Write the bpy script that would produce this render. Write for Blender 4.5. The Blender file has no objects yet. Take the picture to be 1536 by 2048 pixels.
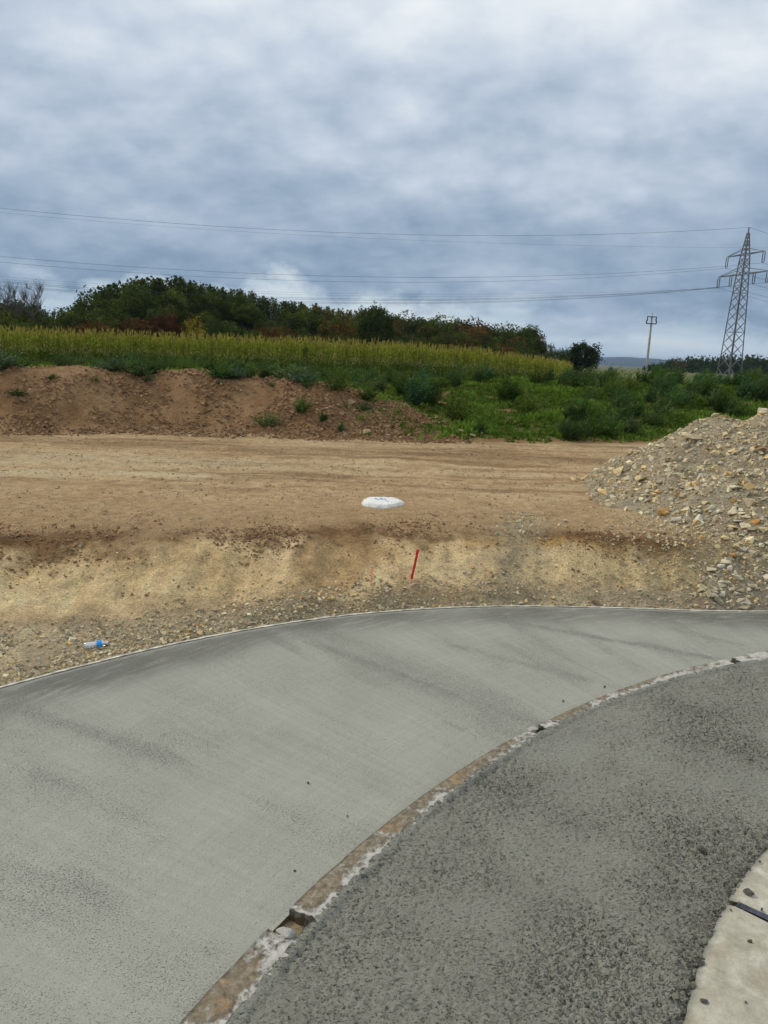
import bpy, bmesh, math
import numpy as np
from mathutils import Vector, Matrix

rng = np.random.default_rng(7)
R = math.radians
scn = bpy.context.scene
COL = scn.collection

# ------------------------------------------------------------------ camera
F_PX, PITCH, ROLL, EYE = 1420.0, R(12.35), R(2.0), 3.0
fwd = np.array([0, math.cos(PITCH), -math.sin(PITCH)])
r0 = np.array([1.0, 0, 0]); u0 = np.cross(r0, fwd)
up = u0 * math.cos(ROLL) - r0 * math.sin(ROLL)
rt = r0 * math.cos(ROLL) + u0 * math.sin(ROLL)
cam = bpy.data.cameras.new('camera')
cam.sensor_fit = 'VERTICAL'; cam.sensor_height = 24.0; cam.lens = 24.0 * F_PX / 2048.0
cam.clip_start = 0.05; cam.clip_end = 60000
camo = bpy.data.objects.new('camera', cam); COL.objects.link(camo)
mw = Matrix.Identity(4)
for i in range(3):
    mw[i][0], mw[i][1], mw[i][2] = rt[i], up[i], -fwd[i]
mw[2][3] = EYE
camo.matrix_world = mw
scn.camera = camo

# ------------------------------------------------------------------ world, sun, exposure
SUN_EL, SUN_AZ = R(42), R(-66)          # azimuth measured from +Y towards +X
sun_dir = Vector((math.sin(SUN_AZ) * math.cos(SUN_EL), math.cos(SUN_AZ) * math.cos(SUN_EL), math.sin(SUN_EL)))
sl = bpy.data.lights.new('sun', 'SUN'); sl.energy = 1.5; sl.angle = R(10); sl.color = (1.0, 0.92, 0.79)
so = bpy.data.objects.new('sun', sl); COL.objects.link(so)
so.rotation_euler = (-sun_dir).to_track_quat('-Z', 'Y').to_euler()

scn.view_settings.view_transform = 'Standard'
scn.view_settings.look = 'None'
scn.view_settings.exposure = 0.34
scn.view_settings.gamma = 1.0
scn.view_settings.use_curve_mapping = False
scn.render.engine = 'CYCLES'
scn.cycles.use_denoising = True
scn.cycles.max_bounces = 5
scn.cycles.diffuse_bounces = 3
scn.cycles.glossy_bounces = 2
scn.cycles.use_adaptive_sampling = True
scn.cycles.adaptive_threshold = 0.02
scn.cycles.transparent_max_bounces = 12
scn.cycles.volume_bounces = 0


class NT:
    """small helper to wire node trees"""
    def __init__(s, tree):
        s.t = tree; s.n = tree.nodes; s.l = tree.links
    def new(s, typ, **kw):
        n = s.n.new(typ)
        for k, v in kw.items():
            setattr(n, k, v)
        return n
    def put(s, sock, v):
        if isinstance(v, bpy.types.NodeSocket):
            s.l.new(v, sock)
        elif v is not None:
            if hasattr(sock.default_value, '__len__') and not hasattr(v, '__len__'):
                v = (v, v, v, 1.0)[:len(sock.default_value)]
            if hasattr(v, '__len__') and len(sock.default_value) == 4 and len(v) == 3:
                v = (*v, 1.0)
            sock.default_value = v
    def math(s, op, a, b=None, c=None, clamp=False):
        n = s.new('ShaderNodeMath', operation=op); n.use_clamp = clamp
        s.put(n.inputs[0], a)
        if b is not None: s.put(n.inputs[1], b)
        if c is not None: s.put(n.inputs[2], c)
        return n.outputs[0]
    def vmath(s, op, a, b=None):
        n = s.new('ShaderNodeVectorMath', operation=op)
        s.put(n.inputs[0], a)
        if b is not None: s.put(n.inputs[1], b)
        return n.outputs[0]
    def noise(s, vec, scale, detail=4, rough=0.55, dist=0.0, lac=2.0):
        n = s.new('ShaderNodeTexNoise')
        s.put(n.inputs['Vector'], vec); s.put(n.inputs['Scale'], scale); s.put(n.inputs['Detail'], detail)
        s.put(n.inputs['Roughness'], rough); s.put(n.inputs['Distortion'], dist); s.put(n.inputs['Lacunarity'], lac)
        return n.outputs[0]
    def voro(s, vec, scale, feature='F1'):
        n = s.new('ShaderNodeTexVoronoi', feature=feature)
        s.put(n.inputs['Vector'], vec); s.put(n.inputs['Scale'], scale)
        return n.outputs
    def ramp(s, fac, stops, interp='LINEAR'):
        n = s.new('ShaderNodeValToRGB'); n.color_ramp.interpolation = interp
        el = n.color_ramp.elements
        while len(el) < len(stops): el.new(0.5)
        for e, (p, c) in zip(el, stops):
            e.position = p
            e.color = (c, c, c, 1) if not hasattr(c, '__len__') else (*c, 1.0)[:4]
        s.put(n.inputs[0], fac)
        return n.outputs[0]
    def mapr(s, v, a, b, c, d):
        n = s.new('ShaderNodeMapRange'); n.clamp = True
        for i, q in enumerate((v, a, b, c, d)): s.put(n.inputs[i], q)
        return n.outputs[0]
    def mix(s, fac, a, b, blend='MIX'):
        n = s.new('ShaderNodeMix', data_type='RGBA', blend_type=blend)
        s.put(n.inputs[0], fac); s.put(n.inputs[6], a); s.put(n.inputs[7], b)
        return n.outputs[2]
    def mapping(s, vec, scale=(1, 1, 1), rot=(0, 0, 0), loc=(0, 0, 0)):
        n = s.new('ShaderNodeMapping')
        s.put(n.inputs[0], vec); s.put(n.inputs[1], loc); s.put(n.inputs[2], rot); s.put(n.inputs[3], scale)
        return n.outputs[0]
    def bump(s, h, strength=0.5, dist=0.02, normal=None):
        n = s.new('ShaderNodeBump')
        s.put(n.inputs['Height'], h); s.put(n.inputs['Strength'], strength); s.put(n.inputs['Distance'], dist)
        if normal is not None: s.l.new(normal, n.inputs['Normal'])
        return n.outputs[0]


def make_world():
    w = bpy.data.worlds.new('World'); scn.world = w; w.use_nodes = True
    g = NT(w.node_tree); g.n.clear()
    sky = g.new('ShaderNodeTexSky', sky_type='NISHITA')
    sky.sun_disc = False; sky.sun_elevation = SUN_EL; sky.sun_rotation = SUN_AZ
    sky.air_density = 1.0; sky.dust_density = 1.5; sky.altitude = 250
    d = g.new('ShaderNodeTexCoord').outputs['Generated']
    sep = g.new('ShaderNodeSeparateXYZ'); g.put(sep.inputs[0], d)
    z = g.math('MAXIMUM', sep.outputs[2], 0.0)
    zz = g.math('ADD', z, 0.42)
    px = g.math('DIVIDE', sep.outputs[0], zz); py = g.math('DIVIDE', sep.outputs[1], zz)
    cmb = g.new('ShaderNodeCombineXYZ'); g.put(cmb.inputs[0], px); g.put(cmb.inputs[1], py); g.put(cmb.inputs[2], 0.37)
    p = cmb.outputs[0]
    warp = g.mapping(p, scale=(1.0, 1.2, 1.0), rot=(0, 0, R(20)), loc=(11.3, 2.2, 0))
    big = g.noise(warp, 1.3, 2, 0.5, 0.2)
    lumps = g.noise(warp, 3.2, 6, 0.56, 0.0)
    # the same lumps a little way towards the light: their difference shades each billow
    lit = g.noise(g.vmath('ADD', warp, (-0.045, 0.055, 0.0)), 3.2, 6, 0.56, 0.0)
    puff = g.new('ShaderNodeTexVoronoi', feature='SMOOTH_F1')
    for k_, v_ in (('Scale', 8.0), ('Smoothness', 0.5), ('Detail', 2.0), ('Roughness', 0.6)): puff.inputs[k_].default_value = v_
    g.put(puff.inputs['Vector'], warp)
    fine = g.math('SUBTRACT', 0.9, puff.outputs[0])
    dens = g.math('ADD', g.math('MULTIPLY', big, 0.55), g.math('MULTIPLY', lumps, 0.50))
    dens = g.math('ADD', dens, g.math('MULTIPLY', fine, 0.15))
    dens = g.math('ADD', dens, g.math('MULTIPLY', g.math('SUBTRACT', lumps, lit), 0.55))
    # thicker, darker cloud bases low over the horizon, thinner cloud higher up
    el = g.ramp(z, [(0.0, 0.44), (0.06, 0.40), (0.10, 0.38), (0.16, 0.46), (0.25, 0.60), (0.40, 0.76), (0.6, 0.84), (1.0, 0.87)])
    val = g.math('ADD', g.math('MULTIPLY', g.math('SUBTRACT', dens, 0.560), 0.80), el)
    cloud = g.ramp(val, [(0.12, (0.155, 0.235, 0.340)), (0.32, (0.250, 0.345, 0.465)), (0.50, (0.370, 0.458, 0.575)),
                         (0.68, (0.545, 0.620, 0.720)), (0.84, (0.73, 0.785, 0.835)), (1.0, (0.87, 0.89, 0.895))])
    # pale strip of clear bright air under the cloud deck, its upper edge torn by the cloud bases
    en = g.noise(g.mapping(d, scale=(2.6, 2.6, 3.0), loc=(17.2, 0, 0)), 1.6, 3, 0.5, 0.0)
    en2 = g.noise(g.mapping(d, scale=(7, 7, 10)), 2.0, 5, 0.6, 0.2)
    edge = g.math('ADD', z, g.math('ADD', g.math('MULTIPLY', g.math('SUBTRACT', en, 0.5), 0.33), g.math('MULTIPLY', g.math('SUBTRACT', en2, 0.5), 0.10)))
    strip = g.mapr(edge, 0.055, 0.080, 1.0, 0.0)
    streak = g.noise(g.mapping(d, scale=(2.0, 2.0, 16)), 1.6, 5, 0.6)
    stripc = g.ramp(streak, [(0.33, (0.36, 0.47, 0.58)), (0.50, (0.50, 0.61, 0.69)), (0.66, (0.63, 0.71, 0.755))])
    cloud = g.mix(strip, cloud, stripc)
    gap = g.mapr(val, 0.95, 1.2, 0.0, 0.25)
    K = 8.3
    bright = g.mix(1.0, cloud, (K, K, K), 'MULTIPLY')
    out = g.mix(gap, bright, sky.outputs[0])
    bg = g.new('ShaderNodeBackground'); g.put(bg.inputs[0], out); bg.inputs[1].default_value = 0.1
    w.cycles.sampling_method = 'MANUAL'; w.cycles.sample_map_resolution = 256
    o = g.new('ShaderNodeOutputWorld'); g.l.new(bg.outputs[0], o.inputs[0])


make_world()

# ------------------------------------------------------------------ helpers: projection, noise, meshes
O3 = np.array([0, 0, EYE])


def ray(px, py):
    d = fwd * F_PX + rt * (px - 768) - up * (py - 1024)
    return d / np.linalg.norm(d)


def onz(px, py, z=0.0):
    d = ray(px, py); return O3 + d * ((z - EYE) / d[2])


def aty(px, py, y):
    d = ray(px, py); return O3 + d * (y / d[1])


_perm = np.random.default_rng(3).permutation(512).astype(np.int64)
_perm = np.concatenate([_perm, _perm])
_ga = np.random.default_rng(4).uniform(0, 2 * math.pi, 512)
_gx, _gy = np.cos(_ga), np.sin(_ga)


def pnoise(x, y):
    x = np.asarray(x, float); y = np.asarray(y, float)
    xi = np.floor(x).astype(np.int64); yi = np.floor(y).astype(np.int64)
    xf = x - xi; yf = y - yi
    u = xf * xf * xf * (xf * (xf * 6 - 15) + 10); v = yf * yf * yf * (yf * (yf * 6 - 15) + 10)
    def gr(ix, iy, fx, fy):
        h = _perm[(_perm[ix & 511] + iy) & 511]
        return _gx[h] * fx + _gy[h] * fy
    a = gr(xi, yi, xf, yf); b = gr(xi + 1, yi, xf - 1, yf)
    c = gr(xi, yi + 1, xf, yf - 1); d = gr(xi + 1, yi + 1, xf - 1, yf - 1)
    return (a + (b - a) * u + (c - a) * v + (a - b - c + d) * u * v) * 1.5


def fbm(x, y, sc=1.0, octv=4, g=0.5, seed=0.0):
    s = 0; a = 1.0; t = 0
    for i in range(octv):
        s = s + a * pnoise(x * sc + seed + 17.3 * i, y * sc - seed + 9.1 * i); t += a
        a *= g; sc *= 2.03
    return s / t


def sstep(a, b, x):
    t = np.clip((x - a) / (b - a), 0, 1); return t * t * (3 - 2 * t)


def lerp(a, b, t):
    return a + (b - a) * t


def mesh_np(name, V, Fc, mats=(), smooth=True, col=None, uv=None, flo=None, matidx=None):
    """V (n,3); Fc (m,k) one face size"""
    me = bpy.data.meshes.new(name)
    V = np.ascontiguousarray(V, dtype=np.float32); Fc = np.ascontiguousarray(Fc, dtype=np.int32)
    m, k = Fc.shape
    me.vertices.add(len(V)); me.vertices.foreach_set('co', V.ravel())
    me.loops.add(m * k); me.loops.foreach_set('vertex_index', Fc.ravel())
    me.polygons.add(m)
    me.polygons.foreach_set('loop_start', np.arange(0, m * k, k, dtype=np.int32))
    me.polygons.foreach_set('loop_total', np.full(m, k, dtype=np.int32))
    me.polygons.foreach_set('use_smooth', np.full(m, smooth, dtype=bool))
    if matidx is not None:
        me.polygons.foreach_set('material_index', np.asarray(matidx, dtype=np.int32))
    for mt in mats: me.materials.append(mt)
    if col is not None:
        a = me.attributes.new('col', 'FLOAT_COLOR', 'POINT')
        c = np.ones((len(V), 4), np.float32); c[:, :3] = col
        a.data.foreach_set('color', c.ravel())
    for nm, arr in (flo or {}).items():
        a = me.attributes.new(nm, 'FLOAT', 'POINT'); a.data.foreach_set('value', np.asarray(arr, np.float32).ravel())
    if uv is not None:
        l = me.uv_layers.new(name='UVMap')
        l.data.foreach_set('uv', np.asarray(uv, np.float32)[Fc.ravel()].ravel())
    me.update(calc_edges=True); me.validate()
    return me


def grid_faces(nu, nv):
    i = np.arange(nu - 1)[:, None] * nv + np.arange(nv - 1)[None, :]
    i = i.ravel()
    return np.stack([i, i + nv, i + nv + 1, i + 1], 1)


def link(name, data, parent=None, loc=None, rot=None, scale=None, color=None):
    o = bpy.data.objects.new(name, data); COL.objects.link(o)
    if parent is not None: o.parent = parent
    if loc is not None: o.location = loc
    if rot is not None: o.rotation_euler = rot
    if scale is not None: o.scale = scale if hasattr(scale, '__len__') else (scale,) * 3
    if color is not None: o.color = (*color, 1.0)
    return o


def tag(o, label=None, cat=None, group=None, kind=None):
    if label: o['label'] = label
    if cat: o['category'] = cat
    if group: o['group'] = group
    if kind: o['kind'] = kind
    return o


def bar(P, Q, w, sides=4, w2=None):
    """prism from P to Q (verts, faces) closed by caps of quads/tris -> triangles only"""
    P = np.array(P, float); Q = np.array(Q, float); d = Q - P; d /= np.linalg.norm(d)
    a = np.cross(d, [0, 0, 1.0]) if abs(d[2]) < 0.95 else np.cross(d, [1.0, 0, 0])
    a /= np.linalg.norm(a); b = np.cross(d, a)
    t = np.arange(sides) * 2 * math.pi / sides + math.pi / 4
    ring = np.cos(t)[:, None] * a + np.sin(t)[:, None] * b
    w2 = w if w2 is None else w2
    V = np.vstack([P + ring * w, Q + ring * w2])
    Fc = []
    for i in range(sides):
        j = (i + 1) % sides
        Fc += [(i, j, sides + j), (i, sides + j, sides + i)]
    for i in range(1, sides - 1):
        Fc += [(0, i + 1, i), (sides, sides + i, sides + i + 1)]
    return V, np.array(Fc)


class MB:
    def __init__(s): s.V = []; s.F = []; s.C = []; s.n = 0
    def add(s, V, Fc, col=None):
        s.V.append(np.asarray(V, float)); s.F.append(np.asarray(Fc) + s.n)
        if col is not None:
            c = np.asarray(col, float); s.C.append(np.broadcast_to(c, (len(V), 3)))
        s.n += len(V); return s
    def bar(s, P, Q, w, sides=4, w2=None, col=None):
        return s.add(*bar(P, Q, w, sides, w2), col=col)
    def box(s, lo, hi, col=None):
        lo = np.array(lo, float); hi = np.array(hi, float)
        V = np.array([[(lo, hi)[i & 1][0], (lo, hi)[i >> 1 & 1][1], (lo, hi)[i >> 2 & 1][2]] for i in range(8)])
        Fc = [(0, 2, 3), (0, 3, 1), (4, 5, 7), (4, 7, 6), (0, 1, 5), (0, 5, 4), (2, 6, 7), (2, 7, 3), (0, 4, 6), (0, 6, 2), (1, 3, 7), (1, 7, 5)]
        return s.add(V, Fc, col)
    def tube(s, pts, rad, sides=6, col=None):
        for i in range(len(pts) - 1):
            a = rad[i] if hasattr(rad, '__len__') else rad
            b = rad[i + 1] if hasattr(rad, '__len__') else rad
            s.bar(pts[i], pts[i + 1], a, sides, b, col)
        return s
    def lathe(s, prof, n=20, axis='z', col=None):
        t = np.arange(n) * 2 * math.pi / n
        V = []
        for r, z in prof: V.append(np.stack([r * np.cos(t), r * np.sin(t), np.full(n, z)], 1))
        V = np.vstack(V); Fc = []
        for k in range(len(prof) - 1):
            for i in range(n):
                j = (i + 1) % n
                Fc += [(k * n + i, k * n + j, k * n + n + j), (k * n + i, k * n + n + j, k * n + n + i)]
        if axis == 'x': V = V[:, [2, 1, 0]] * [1, 1, -1]
        return s.add(V, Fc, col)
    def mesh(s, name, mat, smooth=False):
        return mesh_np(name, np.vstack(s.V), np.vstack(s.F), [mat], smooth, np.vstack(s.C) if s.C else None)


# ------------------------------------------------------------------ materials
def new_mat(name):
    m = bpy.data.materials.new(name); m.use_nodes = True
    g = NT(m.node_tree); g.n.clear()
    out = g.new('ShaderNodeOutputMaterial')
    b = g.new('ShaderNodeBsdfPrincipled'); b.inputs['Specular IOR Level'].default_value = 0.3
    g.l.new(b.outputs[0], out.inputs[0])
    return m, g, b, out


def attr(g, name):
    return g.new('ShaderNodeAttribute', attribute_name=name)


def mat_plain(name, c, rough=0.6, metal=0.0, var=0.25, scale=8, bump=0.0):
    m, g, b, _ = new_mat(name)
    p = g.new('ShaderNodeTexCoord').outputs['Object']
    n = g.noise(p, scale, 5, 0.6)
    f = g.mapr(n, 0.3, 0.7, 1 - var, 1 + var)
    g.put(b.inputs['Base Color'], g.vmath('MULTIPLY', (*c[:3],), f))
    b.inputs['Roughness'].default_value = rough; b.inputs['Metallic'].default_value = metal
    if bump: g.l.new(g.bump(n, bump, 0.01), b.inputs['Normal'])
    return m


def mat_ground():
    m, g, b, _ = new_mat('earth')
    p = g.new('ShaderNodeTexCoord').outputs['Object']
    c = attr(g, 'col').outputs[0]
    n1 = g.noise(p, 5.5, 6, 0.68, 0.1)
    n2 = g.noise(p, 42, 5, 0.62)
    n3 = g.noise(g.mapping(p, scale=(0.8, 1.4, 1)), 17, 6, 0.7, 0.2)
    f = g.math('MULTIPLY', g.mapr(n1, 0.28, 0.72, 0.78, 1.22), g.mapr(n2, 0.3, 0.7, 0.66, 1.30))
    f = g.math('MULTIPLY', f, g.mapr(n3, 0.3, 0.7, 0.84, 1.16))
    cc = g.vmath('MULTIPLY', c, f)
    # scattered pale grit
    v = g.voro(p, 38)
    grit = g.math('MULTIPLY', g.mapr(v[0], 0.10, 0.22, 1.0, 0.0), g.mapr(g.noise(p, 3.0, 4), 0.45, 0.62, 0.0, 1.0))
    sp = g.new('ShaderNodeSeparateColor'); g.put(sp.inputs[0], v[1])
    gc = g.vmath('MULTIPLY', (0.46, 0.40, 0.28), g.mapr(sp.outputs[0], 0.0, 1.0, 0.55, 1.35))
    cc = g.mix(g.math('MULTIPLY', grit, attr(g, 'grit').outputs[2]), cc, gc)
    g.put(b.inputs['Base Color'], cc)
    b.inputs['Roughness'].default_value = 0.95; b.inputs['Specular IOR Level'].default_value = 0.1
    h = g.math('ADD', g.math('MULTIPLY', n1, 0.8), g.math('ADD', g.math('MULTIPLY', n2, 0.45), g.math('MULTIPLY', n3, 0.6)))
    g.l.new(g.bump(h, 1.0, 0.085), b.inputs['Normal'])
    return m


def mat_colattr(name, rough=0.9, spec=0.15, nscale=30, var=0.2, bump=0.3):
    m, g, b, _ = new_mat(name)
    p = g.new('ShaderNodeTexCoord').outputs['Object']
    n = g.noise(p, nscale, 4, 0.6)
    g.put(b.inputs['Base Color'], g.vmath('MULTIPLY', attr(g, 'col').outputs[0], g.mapr(n, 0.3, 0.7, 1 - var, 1 + var)))
    b.inputs['Roughness'].default_value = rough; b.inputs['Specular IOR Level'].default_value = spec
    if bump: g.l.new(g.bump(n, bump, 0.01), b.inputs['Normal'])
    return m


def mat_objcol(name, rough=0.9, nscale=9, var=0.22, bump=0.5):
    m, g, b, _ = new_mat(name)
    p = g.new('ShaderNodeTexCoord').outputs['Object']
    oi = g.new('ShaderNodeObjectInfo')
    pp = g.vmath('ADD', p, oi.outputs['Location'])
    n = g.noise(pp, nscale, 6, 0.65)
    n2 = g.noise(pp, nscale * 0.35, 3, 0.6)
    c = g.vmath('MULTIPLY', oi.outputs['Color'], g.mapr(n, 0.3, 0.7, 1 - var, 1 + var))
    c = g.mix(g.mapr(n2, 0.5, 0.75, 0.0, 0.5), c, (0.27, 0.21, 0.13))
    g.put(b.inputs['Base Color'], c)
    b.inputs['Roughness'].default_value = rough; b.inputs['Specular IOR Level'].default_value = 0.15
    g.l.new(g.bump(n, bump, 0.05), b.inputs['Normal'])
    return m


def mat_leaf(name, use_col=False, trans=0.3):
    """object colour (or vertex colour) times a per-leaf variation"""
    m = bpy.data.materials.new(name); m.use_nodes = True
    g = NT(m.node_tree); g.n.clear()
    out = g.new('ShaderNodeOutputMaterial')
    if use_col:
        c = attr(g, 'col').outputs[0]
    else:
        oi = g.new('ShaderNodeObjectInfo')
        c = g.vmath('MULTIPLY', attr(g, 'col').outputs[0], oi.outputs['Color'])
    p = g.new('ShaderNodeTexCoord').outputs['Object']
    n = g.noise(p, 0.9, 3, 0.6)
    c = g.vmath('MULTIPLY', c, g.mapr(n, 0.3, 0.7, 0.72, 1.28))
    di = g.new('ShaderNodeBsdfDiffuse'); g.put(di.inputs[0], c)
    tr = g.new('ShaderNodeBsdfTranslucent'); g.put(tr.inputs[0], g.vmath('MULTIPLY', c, (1.15, 1.15, 0.7)))
    mx = g.new('ShaderNodeMixShader'); mx.inputs[0].default_value = trans
    g.l.new(di.outputs[0], mx.inputs[1]); g.l.new(tr.outputs[0], mx.inputs[2]); g.l.new(mx.outputs[0], out.inputs[0])
    return m


def mat_lane():
    m, g, b, _ = new_mat('lane_concrete')
    uv = g.new('ShaderNodeTexCoord').outputs['UV']          # metres: u along the lane, v across it
    p = g.new('ShaderNodeTexCoord').outputs['Object']
    big = g.noise(p, 0.9, 4, 0.6, 0.4)
    brush = g.noise(g.mapping(uv, rot=(0, 0, R(7)), scale=(8.0, 0.5, 1)), 2.4, 5, 0.66, 0.15)
    ring = g.noise(g.mapping(uv, scale=(0.35, 12.0, 1)), 2.2, 4, 0.62, 0.2)
    speck = g.noise(g.mapping(p, rot=(0, 0, R(32)), scale=(1, 1.6, 1)), 42, 5, 0.70)
    fine = g.noise(p, 120, 4, 0.65)
    f = g.math('MULTIPLY', g.mapr(big, 0.3, 0.7, 0.93, 1.07), g.mapr(brush, 0.3, 0.7, 0.93, 1.06))
    f = g.math('MULTIPLY', f, g.mapr(ring, 0.3, 0.7, 0.955, 1.045))
    f = g.math('MULTIPLY', f, g.mapr(fine, 0.25, 0.75, 0.80, 1.18))
    base = g.vmath('MULTIPLY', (0.340, 0.336, 0.279), f)
    wet = attr(g, 'wet').outputs[2]
    wn = g.math('MULTIPLY', wet, g.mapr(g.noise(g.mapping(uv, scale=(0.9, 5, 1)), 3.0, 6, 0.7, 0.5), 0.28, 0.50, 0.0, 1.0))
    base = g.mix(g.math('MULTIPLY', wn, 0.9), base, (0.135, 0.133, 0.112))
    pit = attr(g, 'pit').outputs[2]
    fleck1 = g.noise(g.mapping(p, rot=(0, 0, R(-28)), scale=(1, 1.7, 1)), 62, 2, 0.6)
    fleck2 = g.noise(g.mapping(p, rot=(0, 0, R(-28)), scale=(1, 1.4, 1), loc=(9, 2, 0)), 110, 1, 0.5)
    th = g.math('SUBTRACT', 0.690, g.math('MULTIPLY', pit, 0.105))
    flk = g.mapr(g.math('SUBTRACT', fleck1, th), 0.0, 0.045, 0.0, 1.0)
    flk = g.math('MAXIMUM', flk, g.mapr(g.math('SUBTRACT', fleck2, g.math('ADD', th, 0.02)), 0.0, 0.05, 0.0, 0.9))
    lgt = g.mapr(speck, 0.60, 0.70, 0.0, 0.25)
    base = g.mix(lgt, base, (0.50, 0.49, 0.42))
    base = g.mix(g.math('MULTIPLY', flk, 0.72), base, (0.11, 0.108, 0.088))  # dark flecks: shade inside the small pits, put into the colour
    g.put(b.inputs['Base Color'], base)
    g.put(b.inputs['Roughness'], g.mapr(wn, 0, 1, 0.85, 0.6)); b.inputs['Specular IOR Level'].default_value = 0.25
    h = g.math('ADD', g.math('MULTIPLY', flk, -1.0), g.math('ADD', g.math('MULTIPLY', g.math('ADD', brush, ring), 0.5), g.math('MULTIPLY', fine, 0.8)))
    g.l.new(g.bump(h, 0.7, 0.012), b.inputs['Normal'])
    return m


def mat_fresh():
    m, g, b, _ = new_mat('fresh_concrete')
    p = g.new('ShaderNodeTexCoord').outputs['Object']
    big = g.noise(p, 1.1, 5, 0.6, 0.5)
    speck = g.noise(g.mapping(p, scale=(1, 1.9, 1)), 34, 5, 0.66)
    fine = g.noise(p, 110, 4, 0.65)
    f = g.math('MULTIPLY', g.mapr(big, 0.3, 0.7, 0.88, 1.14), g.mapr(fine, 0.25, 0.75, 0.85, 1.15))
    base = g.vmath('MULTIPLY', (0.315, 0.308, 0.248), f)
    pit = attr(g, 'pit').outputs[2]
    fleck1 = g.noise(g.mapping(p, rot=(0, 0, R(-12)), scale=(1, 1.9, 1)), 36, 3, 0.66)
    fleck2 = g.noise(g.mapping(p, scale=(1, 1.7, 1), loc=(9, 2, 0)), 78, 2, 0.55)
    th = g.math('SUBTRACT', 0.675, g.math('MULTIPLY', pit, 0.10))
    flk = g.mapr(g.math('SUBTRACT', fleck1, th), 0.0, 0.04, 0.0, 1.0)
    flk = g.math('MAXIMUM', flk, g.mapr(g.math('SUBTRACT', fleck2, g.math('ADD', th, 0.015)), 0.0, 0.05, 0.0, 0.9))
    base = g.mix(g.math('MULTIPLY', flk, 0.85), base, (0.075, 0.073, 0.058))  # shadowed hollows of the rough pour painted in as dark flecks
    g.put(b.inputs['Base Color'], base)
    b.inputs['Roughness'].default_value = 0.62; b.inputs['Specular IOR Level'].default_value = 0.35
    h = g.math('ADD', g.math('MULTIPLY', flk, -1.2), g.math('ADD', g.math('MULTIPLY', speck, 1.0), g.math('MULTIPLY', fine, 0.35)))
    g.l.new(g.bump(h, 1.0, 0.03), b.inputs['Normal'])
    return m


def mat_rail():
    m, g, b, _ = new_mat('rusty_form_steel')
    p = g.new('ShaderNodeTexCoord').outputs['Object']
    uv = g.new('ShaderNodeTexCoord').outputs['UV']
    n1 = g.noise(p, 4.2, 5, 0.65, 0.5); n2 = g.noise(p, 20, 6, 0.74, 0.3); n3 = g.noise(g.vmath('ADD', p, (7.3, 2.2, 0)), 5.0, 6, 0.65, 0.6)
    c = g.ramp(n2, [(0.32, (0.09, 0.072, 0.046)), (0.5, (0.21, 0.17, 0.11)), (0.68, (0.38, 0.32, 0.23))])
    rust = g.math('MULTIPLY', g.mapr(n1, 0.54, 0.66, 0.0, 1.0), g.mapr(n2, 0.42, 0.58, 0.0, 1.0))
    c = g.mix(rust, c, g.ramp(n3, [(0.35, (0.23, 0.10, 0.03)), (0.6, (0.44, 0.22, 0.065))]))
    # pale cement skin, thicker at the ends and along the edge of the fresh pour
    cem = g.mapr(g.math('ADD', g.math('MULTIPLY', n2, 0.55), g.math('ADD', g.math('MULTIPLY', n3, 0.45), attr(g, 'cement').outputs[2])), 0.59, 0.69, 0.0, 1.0)
    c = g.mix(g.math('MULTIPLY', cem, 0.9), c, g.ramp(n2, [(0.3, (0.36, 0.34, 0.29)), (0.7, (0.60, 0.58, 0.52))]))
    g.put(b.inputs['Base Color'], c)
    b.inputs['Roughness'].default_value = 0.8
    g.l.new(g.bump(g.math('ADD', n2, g.math('MULTIPLY', cem, 0.5)), 0.8, 0.015), b.inputs['Normal'])
    return m


def mat_old_slab():
    m, g, b, _ = new_mat('cured_concrete')
    p = g.new('ShaderNodeTexCoord').outputs['Object']
    n1 = g.noise(p, 5.0, 6, 0.66, 0.6); n2 = g.noise(p, 22, 5, 0.7, 0.2); n3 = g.noise(g.vmath('ADD', p, (3, 9, 1)), 4.5, 5, 0.6, 0.8)
    f = g.noise(p, 90, 4, 0.6)
    c = g.ramp(n1, [(0.3, (0.29, 0.265, 0.20)), (0.5, (0.40, 0.37, 0.285)), (0.7, (0.55, 0.52, 0.43))])
    c = g.mix(g.mapr(n3, 0.52, 0.72, 0.0, 0.45), c, (0.33, 0.23, 0.145))
    c = g.vmath('MULTIPLY', c, g.math('MULTIPLY', g.mapr(n2, 0.3, 0.7, 0.86, 1.14), g.mapr(f, 0.3, 0.7, 0.92, 1.08)))
    g.put(b.inputs['Base Color'], c); b.inputs['Roughness'].default_value = 0.85
    g.l.new(g.bump(g.math('ADD', n2, g.math('MULTIPLY', f, 0.4)), 0.5, 0.008), b.inputs['Normal'])
    return m


def mat_manhole():
    m, g, b, _ = new_mat('white_mortar')
    p = g.new('ShaderNodeTexCoord').outputs['Object']
    n = g.noise(p, 26, 6, 0.7); n1 = g.noise(p, 6, 4, 0.6)
    c = g.ramp(n, [(0.3, (0.60, 0.57, 0.50)), (0.5, (0.90, 0.885, 0.84))])
    c = g.mix(g.mapr(n1, 0.55, 0.75, 0.0, 0.4), c, (0.6, 0.5, 0.38))
    g.put(b.inputs['Base Color'], c); b.inputs['Roughness'].default_value = 0.9
    g.l.new(g.bump(n, 1.0, 0.03), b.inputs['Normal'])
    return m


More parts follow.
